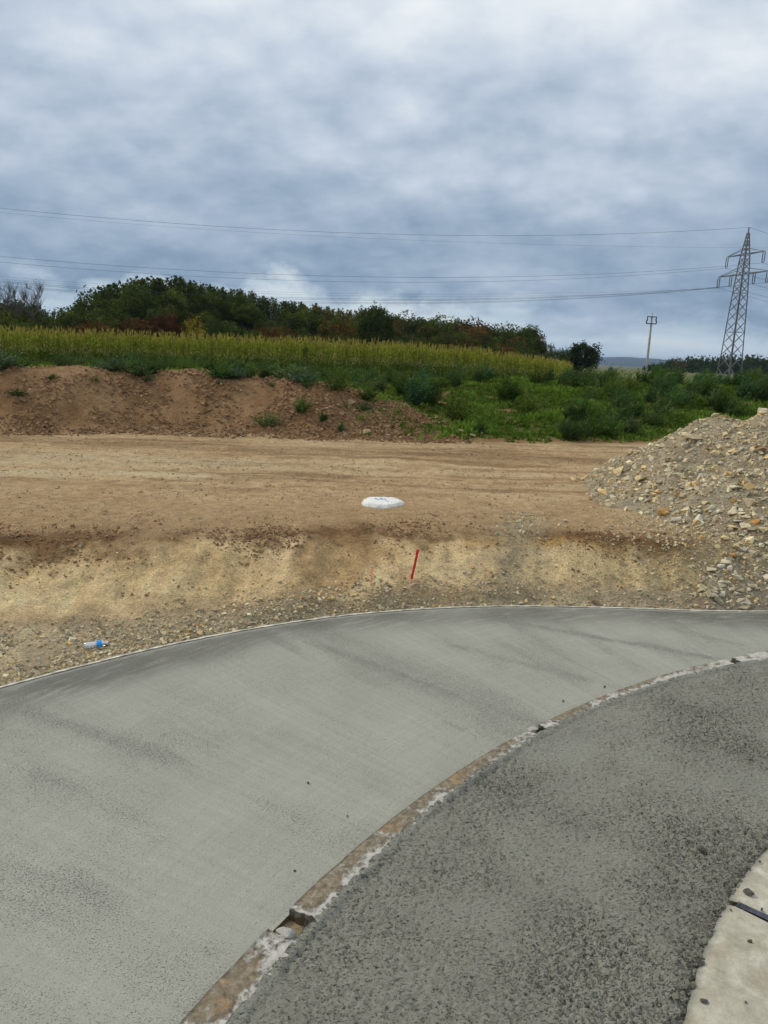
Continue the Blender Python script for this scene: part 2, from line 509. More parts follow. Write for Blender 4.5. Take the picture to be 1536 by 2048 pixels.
def mat_bottle():
    m = bpy.data.materials.new('clear_plastic'); m.use_nodes = True
    g = NT(m.node_tree); g.n.clear(); out = g.new('ShaderNodeOutputMaterial')
    t = g.new('ShaderNodeBsdfTransparent'); t.inputs[0].default_value = (0.93, 0.95, 0.97, 1)
    gl = g.new('ShaderNodeBsdfGlossy'); gl.inputs[0].default_value = (0.95, 0.97, 1, 1); gl.inputs[1].default_value = 0.08
    df = g.new('ShaderNodeBsdfDiffuse'); df.inputs[0].default_value = (0.75, 0.8, 0.86, 1)
    fr = g.new('ShaderNodeLayerWeight'); fr.inputs[0].default_value = 0.35
    m1 = g.new('ShaderNodeMixShader'); m1.inputs[0].default_value = 0.35
    g.l.new(gl.outputs[0], m1.inputs[1]); g.l.new(df.outputs[0], m1.inputs[2])
    m2 = g.new('ShaderNodeMixShader'); g.put(m2.inputs[0], g.mapr(fr.outputs[1], 0, 1, 0.5, 0.9))
    g.l.new(t.outputs[0], m2.inputs[1]); g.l.new(m1.outputs[0], m2.inputs[2]); g.l.new(m2.outputs[0], out.inputs[0])
    return m


M = dict(
    ground=mat_ground(), stone=mat_objcol('limestone'), rubble=mat_colattr('rubble'), clod=mat_colattr('soil_clod', nscale=20),
    leaf=mat_leaf('leaf'), leafcol=mat_leaf('leaf_coloured', True), lane=mat_lane(), fresh=mat_fresh(), rail=mat_rail(),
    slab=mat_old_slab(), manhole=mat_manhole(), bottle=mat_bottle(),
    edge=mat_plain('slab_edge_laitance', (0.54, 0.50, 0.41), 0.9, 0, 0.5, 9, 0.6),
    bark=mat_plain('bark', (0.09, 0.07, 0.05), 0.9, 0, 0.35, 3, 0.5),
    twig=mat_plain('grey_twig', (0.13, 0.115, 0.10), 0.9, 0, 0.3, 3),
    steel=mat_plain('galvanised_steel', (0.16, 0.165, 0.175), 0.55, 0.3, 0.25, 0.8),
    glass_ins=mat_plain('insulator_glaze', (0.035, 0.035, 0.04), 0.25, 0, 0.2, 3),
    cable=mat_plain('cable', (0.07, 0.075, 0.085), 0.5, 0.3, 0.15, 0.1),
    polec=mat_plain('pole_concrete', (0.40, 0.37, 0.31), 0.9, 0, 0.2, 1.2),
    darkmetal=mat_plain('dark_fittings', (0.05, 0.05, 0.055), 0.5, 0.4, 0.2, 3),
    red=mat_plain('red_paint', (0.62, 0.03, 0.025), 0.7, 0, 0.45, 26, 0.4),
    wood=mat_plain('raw_wood', (0.34, 0.24, 0.15), 0.85, 0, 0.3, 20, 0.3),
    orange=mat_plain('orange_spray', (0.75, 0.16, 0.045), 0.85, 0, 0.35, 60),
    redspray=mat_plain('red_spray', (0.55, 0.04, 0.03), 0.85, 0, 0.35, 60),
    blue=mat_plain('blue_label', (0.02, 0.30, 0.75), 0.35, 0, 0.1, 20),
    cap=mat_plain('white_cap', (0.75, 0.78, 0.8), 0.4, 0, 0.05, 20),
    bluemark=mat_plain('blue_chalk', (0.10, 0.24, 0.42), 0.9, 0, 0.3, 40),
    tape=mat_plain('bitumen_tape', (0.045, 0.05, 0.068), 0.45, 0, 0.7, 22, 0.6),
    mortar=mat_plain('dark_mortar', (0.105, 0.095, 0.075), 0.85, 0, 0.3, 40, 0.6),
    pale_mortar=mat_plain('pale_mortar', (0.46, 0.44, 0.38), 0.9, 0, 0.35, 30, 0.8),
    hill=mat_plain('far_hill_wood', (0.026, 0.042, 0.034), 1.0, 0, 0.35, 0.004),
)

# ------------------------------------------------------------------ road curves (polar, about the centre of the roundabout)
CX, CY = 5.8, 0.18


def curve(pts, z, deg):
    P = np.array([onz(*q, z)[:2] for q in pts])
    th = np.arctan2(P[:, 1] - CY, P[:, 0] - CX); r = np.hypot(P[:, 0] - CX, P[:, 1] - CY)
    co = np.polyfit(th, r, deg); a, b = th.min(), th.max()
    dc = np.polyder(co); sa, sb = np.polyval(dc, a), np.polyval(dc, b)
    def f(t):
        t = np.asarray(t, float); tc = np.clip(t, a, b)
        lo = np.minimum(t - a, 0); hi = np.maximum(t - b, 0)
        return np.polyval(co, tc) + sa * 0.25 * (1 - np.exp(lo * 4.0)) * -1 + sb * 0.3 * (1 - np.exp(-hi * 3.3))
    return f


r_out = curve([(0, 1374), (120, 1342), (240, 1312), (460, 1265), (700, 1228), (850, 1218), (1000, 1213), (1200, 1214), (1536, 1222)], 0.0, 4)
r_so = curve([(370, 2048), (430, 1975), (565, 1812), (750, 1675), (900, 1565), (1060, 1455), (1270, 1372), (1400, 1332), (1536, 1303)], 0.03, 3)
r_si = curve([(475, 2048), (590, 1880), (700, 1770), (850, 1645), (1000, 1520), (1100, 1455), (1280, 1383), (1400, 1347), (1536, 1321)], 0.03, 3)
r_sl = curve([(1365, 2048), (1395, 1960), (1445, 1815), (1490, 1760), (1536, 1695)], 0.03, 1)


def polar(x, y):
    return np.arctan2(y - CY, x - CX), np.hypot(x - CX, y - CY)


def d_out(x, y):
    t, r = polar(x, y)
    t = np.where(t < -math.pi / 2, t + 2 * math.pi, t)
    return r - r_out(t)


# ------------------------------------------------------------------ terrain
def itp(x, pts):
    pts = np.array(pts); return np.interp(x, pts[:, 0], pts[:, 1])


def smi(x, pts, w=0.35):
    return (itp(x - w, pts) + itp(x, pts) * 2 + itp(x + w, pts)) / 4


BANK_TOP = [(-14, 7.6), (-7, 8.0), (-4.6, 8.35), (-3.5, 8.6), (-2.3, 8.75), (-1, 9.25), (0, 9.6), (1.6, 9.65), (2.8, 9.55), (3.8, 9.45), (6, 9.5), (14, 10.5)]
BANK_FOOT = [(-14, 5.4), (-6, 5.95), (-3.8, 6.75), (-2.5, 7.25), (-0.94, 7.8), (0.87, 8.32), (2.3, 8.6), (4, 8.72), (8, 8.9), (14, 9.0)]
BERM_FOOT = [(-40, 15), (-15, 17), (-10, 18.1), (-6.5, 19.3), (-1, 19.7), (1.8, 19.9), (4, 20.4), (8, 21.0), (20, 21.5), (40, 22)]


def base_far(x, y):
    """fields, wooded mound, distance"""
    z = 1.62 - 0.75 * sstep(-2, 16, x - 0.12 * (y - 44)) * sstep(38, 56, y)
    z = z + 0.25 * fbm(x, y, 0.02, 3, 0.5, 3.3) * sstep(45, 80, y)
    yc = 122 + 0.42 * (x + 35)
    A = itp(x, [(-90, 1.5), (-62, 1.5), (-50, 2.0), (-44, 4.0), (-38, 7.2), (-28, 8.2), (-18, 6.2), (-8, 5.0), (4, 4.3), (16, 3.3), (30, 2.6), (38, 1.2), (46, 0.2), (200, 0)])
    z = z + A * np.exp(-((y - yc) / 16.0) ** 2)
    z = z - 1.2 * sstep(60, 200, y) * sstep(20, 60, x)
    z = z - 6 * sstep(350, 1200, y)
    return z


def H(x, y, detail=True):
    x = np.asarray(x, float); y = np.asarray(y, float)
    do = d_out(x, y)
    wob = 0.16 * fbm(x, y, 0.9, 3, 0.5, 1.1)
    yt = smi(x, BANK_TOP) + wob; yf = smi(x, BANK_FOOT) + wob * 0.5
    s = (y - yf) / (yt - yf)
    # rounded crest, straight face, flared toe
    prof = np.where(s < 0.2, 0.9 * np.clip(s + 0.25, 0, 1) ** 2 * 0.55, 0) 
    prof = 0.5 * (np.sqrt((s + 0.0) ** 2 + 0.03) - np.sqrt((s - 1.0) ** 2 + 0.02)) + 0.5
    prof = np.clip(prof, 0, 1)
    face = np.exp(-((s - 0.55) / 0.4) ** 2)
    gully = fbm(x * 1.0, s * 0.35, 1.5, 3, 0.5, 5.0)
    z = -0.02 + 0.74 * prof + face * (0.015 * fbm(x * 7.0, s * 0.6, 1.0, 3, 0.6, 66.0) + 0.15 * gully + 0.05 * fbm(x * 1.0, s * 0.8, 3.3, 3, 0.55, 7.0))
    z = z + 0.05 * fbm(x, y, 0.45, 3, 0.5, 2.0) * sstep(-0.3, 1.0, s)
    # wheel ruts on the haul track
    track = sstep(11.0, 12.5, y) * (1 - sstep(18.2, 19.5, y))
    yy = y + 0.18 * x * 0.15 + 0.6 * fbm(x, y, 0.16, 3, 0.5, 8.0)
    z = z - track * 0.05 * (np.cos(yy * 2.6) ** 6) * np.clip(0.5 + 1.4 * fbm(x, y, 0.3, 3, 0.5, 9.0), 0, 1) + track * 0.02 * fbm(x * 0.35, y * 3.0, 1.0, 3, 0.6, 4.4)
    # soil berm on the left, weedy slope on the right
    yb = smi(x, BERM_FOOT, 0.6) + 0.45 * fbm(x, y * 0.3, 0.35, 3, 0.5, 6.0)
    t = y - yb
    lb = sstep(3.2, -2.2, x)
    crest = itp(x, [(-40, 2.4), (-12, 2.30), (-8, 2.36), (-5.5, 2.30), (-3.5, 2.16), (-1.5, 2.05), (0, 1.95), (1.5, 1.6), (3, 1.3)])
    rise_l = (crest - 0.72) * sstep(-0.15, 2.9, t) * (1 - 0.10 * sstep(3.4, 9, t))
    rise_r = 1.62 * sstep(-0.5, 15, t) ** 0.85
    lump = 0.22 * fbm(x, y, 0.45, 3, 0.5, 12.0) * sstep(0.5, 3, t)
    zn = z + rise_l * lb + rise_r * (1 - lb) + lump * (0.8 + 0.2 * (1 - lb))
    far = base_far(x, y)
    w = sstep(27, 41, y - 0.25 * np.maximum(x, 0))
    zz = zn * (1 - w) + far * w
    # side fall-off away from the view so the berm stays sane
    if detail:
        near = 1 - sstep(26, 40, y)
        rough = 0.018 * fbm(x, y, 3.2, 4, 0.55, 21.0)
        zz = zz + rough * near
        bermy = sstep(0.0, 0.8, t) * lb * near
        zz = zz + bermy * (0.055 * fbm(x, y, 2.2, 4, 0.6, 31.0) + 0.03 * np.abs(fbm(x, y, 6.0, 3, 0.6, 33.0)))
        bk = sstep(0.15, 0.4, s) * (1 - sstep(1.3, 2.2, s)) * near
        zz = zz + bk * (0.030 * fbm(x, y, 4.5, 4, 0.62, 45.0) - 0.03 * sstep(0.12, 0.5, fbm(x, y, 3.0, 3, 0.6, 46.0)))
        grav = (1 - sstep(0.05, 0.5, s)) * near
        zz = zz + grav * 0.012 * np.abs(fbm(x, y, 9.0, 3, 0.6, 41.0))
    # toe of the shoulder by the slab and the bed under the slabs
    zz = np.where(do < 0.3, np.minimum(zz, lerp(-0.045, zz, sstep(0.0, 0.3, do))), zz)
    zz = np.where(do < -0.02, -0.032, zz)
    return zz


def Hq(x, y):
    """height read back from the terrain sheet"""
    x = np.asarray(x, float); y = np.asarray(y, float)
    i = np.clip(np.searchsorted(xs, x) - 1, 0, len(xs) - 2); j = np.clip(np.searchsorted(ys, y) - 1, 0, len(ys) - 2)
    u = (x - xs[i]) / (xs[i + 1] - xs[i]); v = (y - ys[j]) / (ys[j + 1] - ys[j])
    return ZG[i, j] * (1 - u) * (1 - v) + ZG[i + 1, j] * u * (1 - v) + ZG[i, j + 1] * (1 - u) * v + ZG[i + 1, j + 1] * u * v


def hit(px, py, fn=None, tmax=400):
    fn = fn or Hq
    d = ray(px, py)
    t = np.concatenate([np.arange(2, 40, 0.04), np.arange(40, tmax, 0.3)])
    P = O3[None] + d[None] * t[:, None]
    dz = P[:, 2] - fn(P[:, 0], P[:, 1])
    k = np.argmax(dz < 0)
    if dz[k] >= 0: return None
    a = dz[k - 1] / (dz[k - 1] - dz[k])
    return P[k - 1] + (P[k] - P[k - 1]) * a


def axis(fine, lo, hi, grow, limit):
    c = list(np.arange(lo, hi, fine)); st = fine
    while c[-1] < limit: st = min(st * (grow if c[-1] < 28 else 1.07), max(0.3, 0.09 * abs(c[-1]))); c.append(c[-1] + st)
    return c


xp = axis(0.05, 0, 6.5, 1.018, 12000); xs = np.array([-v for v in xp[:0:-1]] + xp)
ys = [-60, -40, -25, -15, -10, -6, -3, 0, 2, 3.5, 4.5, 5.2]
ys += list(np.arange(5.5, 11.5, 0.042)); st = 0.042
while ys[-1] < 12000:
    yv = ys[-1]; st = min(0.042 + (yv - 11.5) * 0.0068, 0.45) if yv < 60 else 0.06 * (yv - 54)
    ys.append(yv + st)
ys = np.array(ys)
X, Y = np.meshgrid(xs, ys, indexing='ij'); X = X.ravel(); Y = Y.ravel()
Z = H(X, Y); ZG = Z.reshape(len(xs), len(ys))


def ground_color(x, y, z):
    do = d_out(x, y)
    wob = 0.16 * fbm(x, y, 0.9, 3, 0.5, 1.1)
    yt = smi(x, BANK_TOP) + wob; yf = smi(x, BANK_FOOT) + wob * 0.5
    s = (y - yf) / (yt - yf)
    n1 = fbm(x, y, 0.8, 4, 0.55, 51.0); n2 = fbm(x, y, 2.5, 4, 0.6, 52.0); n3 = fbm(x, y, 7.0, 3, 0.6, 53.0)
    yw = y + 0.45 * fbm(x, y, 0.22, 3, 0.5, 55.0) + 0.10 * fbm(x, y, 1.1, 3, 0.5, 56.0)
    st_ = fbm(x * 0.22, yw * 1.9, 1.0, 5, 0.65, 54.0)      # streaks along the track
    c = lambda r, g, b: np.array([r, g, b])[None]
    def mixc(a, b, t): return a + (b - a) * np.clip(t, 0, 1)[:, None]
    soil = mixc(c(0.37, 0.26, 0.145), c(0.53, 0.40, 0.24), 0.5 + 0.9 * n1 + 0.7 * n2 + 0.8 * n3)
    out = soil + 0 * x[:, None]
    # haul track: alternating dark damp and pale dry streaks
    trk = sstep(11.2, 12.6, y)
    out = mixc(out, c(0.23, 0.15, 0.08), trk * sstep(0.0, 0.35, st_) * 0.8)
    out = mixc(out, c(0.53, 0.43, 0.28), trk * sstep(0.02, 0.4, -st_) * 0.6)
    dk = np.exp(-((y - 17.2 - 0.25 * n1) / 0.9) ** 2)
    out = mixc(out, c(0.195, 0.125, 0.066), dk * (0.55 + 0.6 * st_))
    pale = np.exp(-((y - 14.6 - 0.3 * n1) / 0.75) ** 2) * sstep(2.0, -5.0, x)
    out = mixc(out, c(0.52, 0.44, 0.30), pale * (0.55 + 0.8 * n2))
    for (qx, qy, rx, ry, k) in ((-6.6, 12.6, 0.9, 0.35, 0.9), (-4.3, 13.0, 1.3, 0.28, 1.0), (-0.3, 14.9, 0.55, 0.2, 0.9), (1.9, 15.2, 0.7, 0.18, 0.7), (-7.6, 10.9, 1.6, 0.4, 0.5)):
        out = mixc(out, c(0.55, 0.465, 0.31), 0.9 * k * sstep(1.5, 0.3, np.hypot((x - qx) / rx, (y - qy) / ry) + 0.9 * n2 + 0.4 * n3))
    # dark humus band on the crest of the cut
    top = np.exp(-((s - 0.96 - 0.25 * n1) / 0.20) ** 2)
    top = top * np.clip(0.62 + 1.7 * fbm(x, y * 0.4, 0.42, 3, 0.55, 57.0) + 1.0 * n2 + 0.5 * n3, 0.04, 1)
    up_ = sstep(0.9, 1.3, s) * sstep(3.0, 1.2, s)
    out = mixc(out, c(0.26, 0.17, 0.09), up_ * (0.3 + 0.7 * n1 + 0.5 * n2))
    # sandy cut face
    sand = mixc(c(0.63, 0.47, 0.25), c(0.76, 0.61, 0.375), 0.5 + 0.9 * n1 + 0.5 * n2)
    grey = sstep(1.6, 3.4, x + 0.8 * n1)
    sand = mixc(sand, c(0.57, 0.46, 0.25), grey * 0.7)
    m = sstep(0.12, 0.36, s + 0.16 * n2) * sstep(1.02, 0.82, s + 0.12 * n1 + 0.05 * n2)
    out = mixc(out, sand, np.clip(m * (0.97 - 0.35 * n3 - 0.35 * np.maximum(n2, 0)), 0, 1))
    teeth = fbm(x * 7.0, s * 0.6, 1.0, 3, 0.6, 66.0)
    out = out * (1 + 0.20 * teeth * m)[:, None]
    # dark runnels on the face
    run = sstep(0.10, 0.5, fbm(x * 1.5, s * 0.7, 0.8, 4, 0.6, 61.0) + 0.5 * n2 + 0.25 * n3)
    out = mixc(out, c(0.26, 0.175, 0.085), run * m * sstep(0.25, 0.85, s) * 0.75)
    blot = np.hypot((x + 0.55 + 0.2 * n2) / 0.55, (s - 0.62) / 0.33)
    out = mixc(out, c(0.40, 0.265, 0.13), sstep(1.15, 0.85, blot + 0.3 * n2) * 0.75)
    ring = np.exp(-((blot - 1.0 + 0.25 * n2) / 0.16) ** 2)
    out = mixc(out, c(0.19, 0.115, 0.055), ring * 0.35 * sstep(0.75, -0.75, x) * sstep(1.2, 0.9, s))
    out = mixc(out, c(0.155, 0.085, 0.038), top * 0.9)
    out = mixc(out, c(0.46, 0.27, 0.07), np.exp(-((s - 0.83 - 0.1 * n1) / 0.09) ** 2) * sstep(0.9, 1.5, x) * sstep(3.6, 2.6, x) * (0.6 + n2))
    # stony grey toe
    toe = sstep(0.26, -0.02, s + 0.18 * n2 + 0.12 * n1 - 0.12 * grey)
    gravc = mixc(c(0.34, 0.28, 0.19), c(0.47, 0.40, 0.28), 0.5 + n2 + 0.4 * n3)
    gravc = mixc(gravc, c(0.56, 0.475, 0.31), sstep(0.12, 0.34, fbm(x, y, 0.9, 3, 0.5, 63.0)) * 0.8)
    out = mixc(out, gravc, toe)
    # grey gravel tongue running down the face
    tg = np.exp(-((x - 1.75 - 0.15 * n1 - 0.25 * (s - 0.5)) / 0.33) ** 2) * sstep(-0.2, 0.1, s) * sstep(2.3, 1.3, s)
    out = mixc(out, c(0.35, 0.30, 0.205), tg * (0.75 + 0.8 * n2))
    rb_ = sstep(3.7, 4.7, x + 0.4 * n2) * sstep(2.6, 1.6, s)
    out = mixc(out, mixc(c(0.33, 0.27, 0.175), c(0.42, 0.35, 0.23), 0.5 + n2), rb_ * 0.85)
    # berm soil
    yb = smi(x, BERM_FOOT, 0.6) + 0.45 * fbm(x, y * 0.3, 0.35, 3, 0.5, 6.0)
    t = y - yb
    bs = mixc(c(0.235, 0.138, 0.068), c(0.36, 0.238, 0.13), 0.45 + 1.2 * n1 + 0.5 * n2 + 0.3 * n3)
    out = mixc(out, bs, sstep(-0.3, 0.5, t + 0.3 * n2))
    lb = sstep(3.2, -2.2, x)
    gr = mixc(c(0.075, 0.10, 0.024), c(0.14, 0.175, 0.045), 0.5 + n1 + 0.6 * n2)
    out = mixc(out, gr, (1 - lb) * sstep(0.2, 1.3, t + 0.9 * n2) * sstep(-0.34, 0.06, n1 + 0.3 * n2 + 0.14) * 0.9)
    out = mixc(out, gr, lb * sstep(2.9, 4.2, t + 0.8 * n2) * (0.22 + 0.6 * n1))
    out = mixc(out, gr, sstep(27, 33, y))
    out = mixc(out, c(0.03, 0.036, 0.014), sstep(88, 94, y) * sstep(60, 45, x))
    far = sstep(160, 420, y)
    out = mixc(out, mixc(c(0.06, 0.09, 0.025), c(0.16, 0.15, 0.06), 0.5 + 1.2 * fbm(x, y, 0.004, 3, 0.5, 71.0)), far)
    grit = np.clip(0.25 + 0.75 * toe + tg + 0.3 * pale, 0, 1) * (1 - sstep(24, 30, y))
    return np.clip(out * np.array([1.03, 0.98, 0.90])[None] * lerp(1.0, 1.14, sstep(19.5, 18, y))[:, None], 0.01, 0.8), grit


gc, grit = ground_color(X, Y, Z)
me = mesh_np('ground', np.stack([X, Y, Z], 1), grid_faces(len(xs), len(ys)), [M['ground']], True, gc, flo={'grit': grit})
ground = tag(link('ground', me), 'brown earth of the building site with cut sandy bank and soil berm', 'ground', kind='structure')
del X, Y, Z, gc

# ------------------------------------------------------------------ concrete slabs


def ring_mesh(name, fa, fb, t0, t1, nu, nv, zfun, mat, skirt=0.16, extra=None):
    th = np.linspace(t0, t1, nu); v = np.linspace(0, 1, nv)
    T, VV = np.meshgrid(th, v, indexing='ij')
    ra, rb = fa(T), fb(T)
    Rr = ra + (rb - ra) * VV
    x = CX + Rr * np.cos(T); y = CY + Rr * np.sin(T)
    z = zfun(x, y, Rr - ra, rb - Rr, T)
    uvv = np.stack([(T * 8.0).ravel(), Rr.ravel()], 1)
    flo = extra(x, y, Rr - ra, rb - Rr, T) if extra else {}
    V = np.stack([x.ravel(), y.ravel(), z.ravel()], 1)
    Fc = grid_faces(nu, nv)
    # skirts along both long edges and both ends
    n0 = len(V); rim = np.concatenate([np.arange(nu) * nv, (nu - 1) * nv + np.arange(1, nv), (np.arange(nu)[::-1] * nv + nv - 1)[1:], np.arange(nv)[::-1][1:-1]])
    S = V[rim].copy(); S[:, 2] -= skirt
    k = len(rim); a = rim; b = np.roll(rim, -1); a2 = n0 + np.arange(k); b2 = np.roll(a2, -1)
    Fc = np.vstack([Fc, np.stack([a, b, b2, a2], 1)])
    V = np.vstack([V, S]); uvv = np.vstack([uvv, uvv[rim]])
    flo = {q: np.concatenate([w.ravel(), w.ravel()[rim]]) for q, w in flo.items()}
    return mesh_np(name, V, Fc, [mat], True, None, uvv, flo)


SCREED = []          # joints where the screed was lifted: angle and sharpness, read off three marks that cross the lane
for (p1, p2) in (((640, 1292), (1050, 1440)), ((1092, 1256), (1400, 1312)), ((60, 1424), (290, 1502)), ((900, 1290), (1250, 1378)), ((1310, 1250), (1480, 1290))):
    SCREED.append((onz(*p1)[:2], onz(*p2)[:2]))


def lane_extra(x, y, da, db, T):
    edge = np.exp(-(np.maximum(db - 0.2, 0) / 0.38) ** 2) * (1.15 + 0.6 * fbm(T * 8, db, 0.7, 3, 0.5, 81.0)) * sstep(0.0, 0.07, db)
    wet = edge * np.clip(0.8 + 0.9 * fbm(x, y, 0.5, 2, 0.5, 80.0), 0.2, 1)
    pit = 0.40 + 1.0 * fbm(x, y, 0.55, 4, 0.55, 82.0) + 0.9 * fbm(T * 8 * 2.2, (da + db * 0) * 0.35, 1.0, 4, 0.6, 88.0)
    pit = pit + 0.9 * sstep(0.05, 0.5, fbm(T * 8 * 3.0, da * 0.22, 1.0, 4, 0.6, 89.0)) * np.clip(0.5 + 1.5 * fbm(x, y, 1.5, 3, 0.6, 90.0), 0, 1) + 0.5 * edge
    for k, (A, B) in enumerate(SCREED):
        d = B - A; L = np.hypot(*d); d = d / L
        u = (x - A[0]) * d[0] + (y - A[1]) * d[1]; w = np.abs(-(x - A[0]) * d[1] + (y - A[1]) * d[0] + 0.04 * fbm(x, y, 1.2, 3, 0.5, 83.0))
        on = sstep(-0.5, 0.1, u) * sstep(L + 0.5, L - 0.1, u)
        st = (1.0, 0.9, 0.75, 0.4, 0.4)[k]
        br = np.clip(0.75 + 1.5 * fbm(x, y, 4.0, 4, 0.6, 87.0 + k), 0, 1)
        wet = np.maximum(wet, 0.35 * st * on * br * np.exp(-(w / 0.05) ** 2))
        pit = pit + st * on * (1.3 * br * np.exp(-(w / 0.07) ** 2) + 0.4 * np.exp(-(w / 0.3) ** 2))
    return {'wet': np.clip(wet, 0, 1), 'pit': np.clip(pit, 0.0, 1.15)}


def lane_z(x, y, da, db, T):
    z = 0.004 * fbm(x, y, 1.0, 3, 0.5, 84.0) + 0.0035 * fbm(x, y, 9.0, 3, 0.6, 85.0)
    z = z + 0.0015 * np.sin(da * 40 + 3 * fbm(x, y, 0.6, 2)) * np.clip(fbm(T * 8, da, 0.5, 2, 0.5, 86.0) * 2, 0, 1)
    for A, B in SCREED[:3]:
        d = B - A; L = np.hypot(*d); d = d / L
        u = (x - A[0]) * d[0] + (y - A[1]) * d[1]; w = -(x - A[0]) * d[1] + (y - A[1]) * d[0]
        z = z + 0.006 * np.exp(-(w / 0.03) ** 2) * sstep(-0.3, 0.1, u) * sstep(L + 0.3, L, u) * (1 + fbm(x, y, 8, 2))
    return z


TH0, TH1 = R(62), R(192)
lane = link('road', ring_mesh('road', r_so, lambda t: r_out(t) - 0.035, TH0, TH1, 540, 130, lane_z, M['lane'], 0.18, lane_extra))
tag(lane, 'smooth grey concrete lane of the roundabout, freshly brushed, curving past the bank', 'road', kind='structure')
lip = link('slab_edge', ring_mesh('slab_edge', lambda t: r_out(t) - 0.034, lambda t: r_out(t) + 0.022 * fbm(t * 60, t * 0, 1.0, 4, 0.6) + 0.002, TH0, TH1, 700, 3,
           lambda x, y, da, db, T: 0.009 + 0.006 * fbm(x, y, 7.0, 3), M['edge'], 0.12), lane)


def fresh_z(x, y, da, db, T):
    # da: distance from the cured slab, db: distance from the rails
    z = 0.028 + 0.012 * fbm(x, y, 0.8, 3, 0.5, 91.0)
    rough = np.clip(0.85 + 1.2 * fbm(x, y, 0.9, 3, 0.55, 92.0), 0.12, 1.35)
    n = fbm(x, y * 1.6, 14.0, 4, 0.7, 93.0); n2 = fbm(x, y * 1.5, 32.0, 2, 0.6, 94.0)
    n3 = fbm(x, y, 45.0, 2, 0.6, 97.0)
    z = z + rough * (0.030 * n + 0.020 * n2 + 0.012 * n3 - 0.030 * sstep(0.16, 0.42, n + 0.7 * n2))
    rag = np.exp(-(da / 0.10) ** 2)
    z = z + rag * 0.045 * fbm(x, y, 14.0, 4, 0.65, 95.0) - 0.012 * rag
    lap = sstep(0.075, 0.035, db)
    z = z * (1 - lap) + lap * (0.046 + 0.020 * n + 0.012 * n2)
    return np.maximum(z, -0.02)


def fresh_extra(x, y, da, db, T):
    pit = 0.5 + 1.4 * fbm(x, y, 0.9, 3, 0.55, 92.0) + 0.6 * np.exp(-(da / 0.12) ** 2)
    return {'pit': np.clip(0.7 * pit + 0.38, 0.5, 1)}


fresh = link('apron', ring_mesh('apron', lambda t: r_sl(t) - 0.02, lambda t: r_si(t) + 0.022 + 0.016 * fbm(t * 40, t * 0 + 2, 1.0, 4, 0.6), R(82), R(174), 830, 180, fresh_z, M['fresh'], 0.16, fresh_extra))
tag(fresh, 'dark rough freshly poured concrete apron inside the rusty steel forms', 'apron', kind='structure')

# cured slab in the corner, two bays with a bitumen joint between them
jp = onz(1466, 1806, 0.05); jth = math.atan2(jp[1] - CY, jp[0] - CX)
jp2 = onz(1536, 1838, 0.05)
slab_z = lambda x, y, da, db, T: 0.052 + 0.003 * fbm(x, y, 2.0, 3, 0.5, 96.0) - 0.014 * np.exp(-(db / 0.02) ** 2)
edge_w = lambda t: r_sl(t) + 0.022 * fbm(t * 30, t * 0 + 3, 1.0, 4, 0.6)
bays = (('cured_slab', jth + 0.004, R(178), 'pale cured concrete slab in the corner, bay nearer the camera below the bitumen joint'),
        ('cured_slab', R(70), jth - 0.004, 'pale cured concrete slab in the corner, narrow bay beyond the bitumen joint'))
for nm, a, b_, lab in bays:
    o = link(nm, ring_mesh(nm, lambda t: r_sl(t) - 2.6, edge_w, a, b_, 200, 60, slab_z, M['slab'], 0.15))
    tag(o, lab, 'slab', kind='structure')
mb = MB()
rs = np.linspace(0.02, 2.4, 40)
Rj = r_sl(jth)
prevs = None
jd = np.array([jp2[0] - jp[0], jp2[1] - jp[1]]); jd /= np.linalg.norm(jd); jn = np.array([-jd[1], jd[0]])
wv = 0.021 + 0.008 * fbm(rs * 7, rs * 0 + 1, 1.0, 3); wv2 = 0.021 + 0.008 * fbm(rs * 7, rs * 0 + 9, 1.0, 3)
A_ = jp[None, :2] + jd[None] * rs[:, None] + jn[None] * wv[:, None]; B_ = jp[None, :2] + jd[None] * rs[:, None] - jn[None] * wv2[:, None]
Vt = np.vstack([np.c_[A_, np.full(40, 0.0585)], np.c_[B_, np.full(40, 0.0585)]])
Ft = []
for i in range(39): Ft += [(i, i + 41, i + 1), (i, i + 40, i + 41)]
mb.add(Vt, Ft)
tag(link('bitumen_joint', mb.mesh('bitumen_joint', M['tape'], True)), 'dark bitumen joint strip across the pale slab in the corner', 'joint strip')

# ------------------------------------------------------------------ steel form rails between lane and apron


def th_of(px, py, z=0.03):
    p = onz(px, py, z); return math.atan2(p[1] - CY, p[0] - CX)


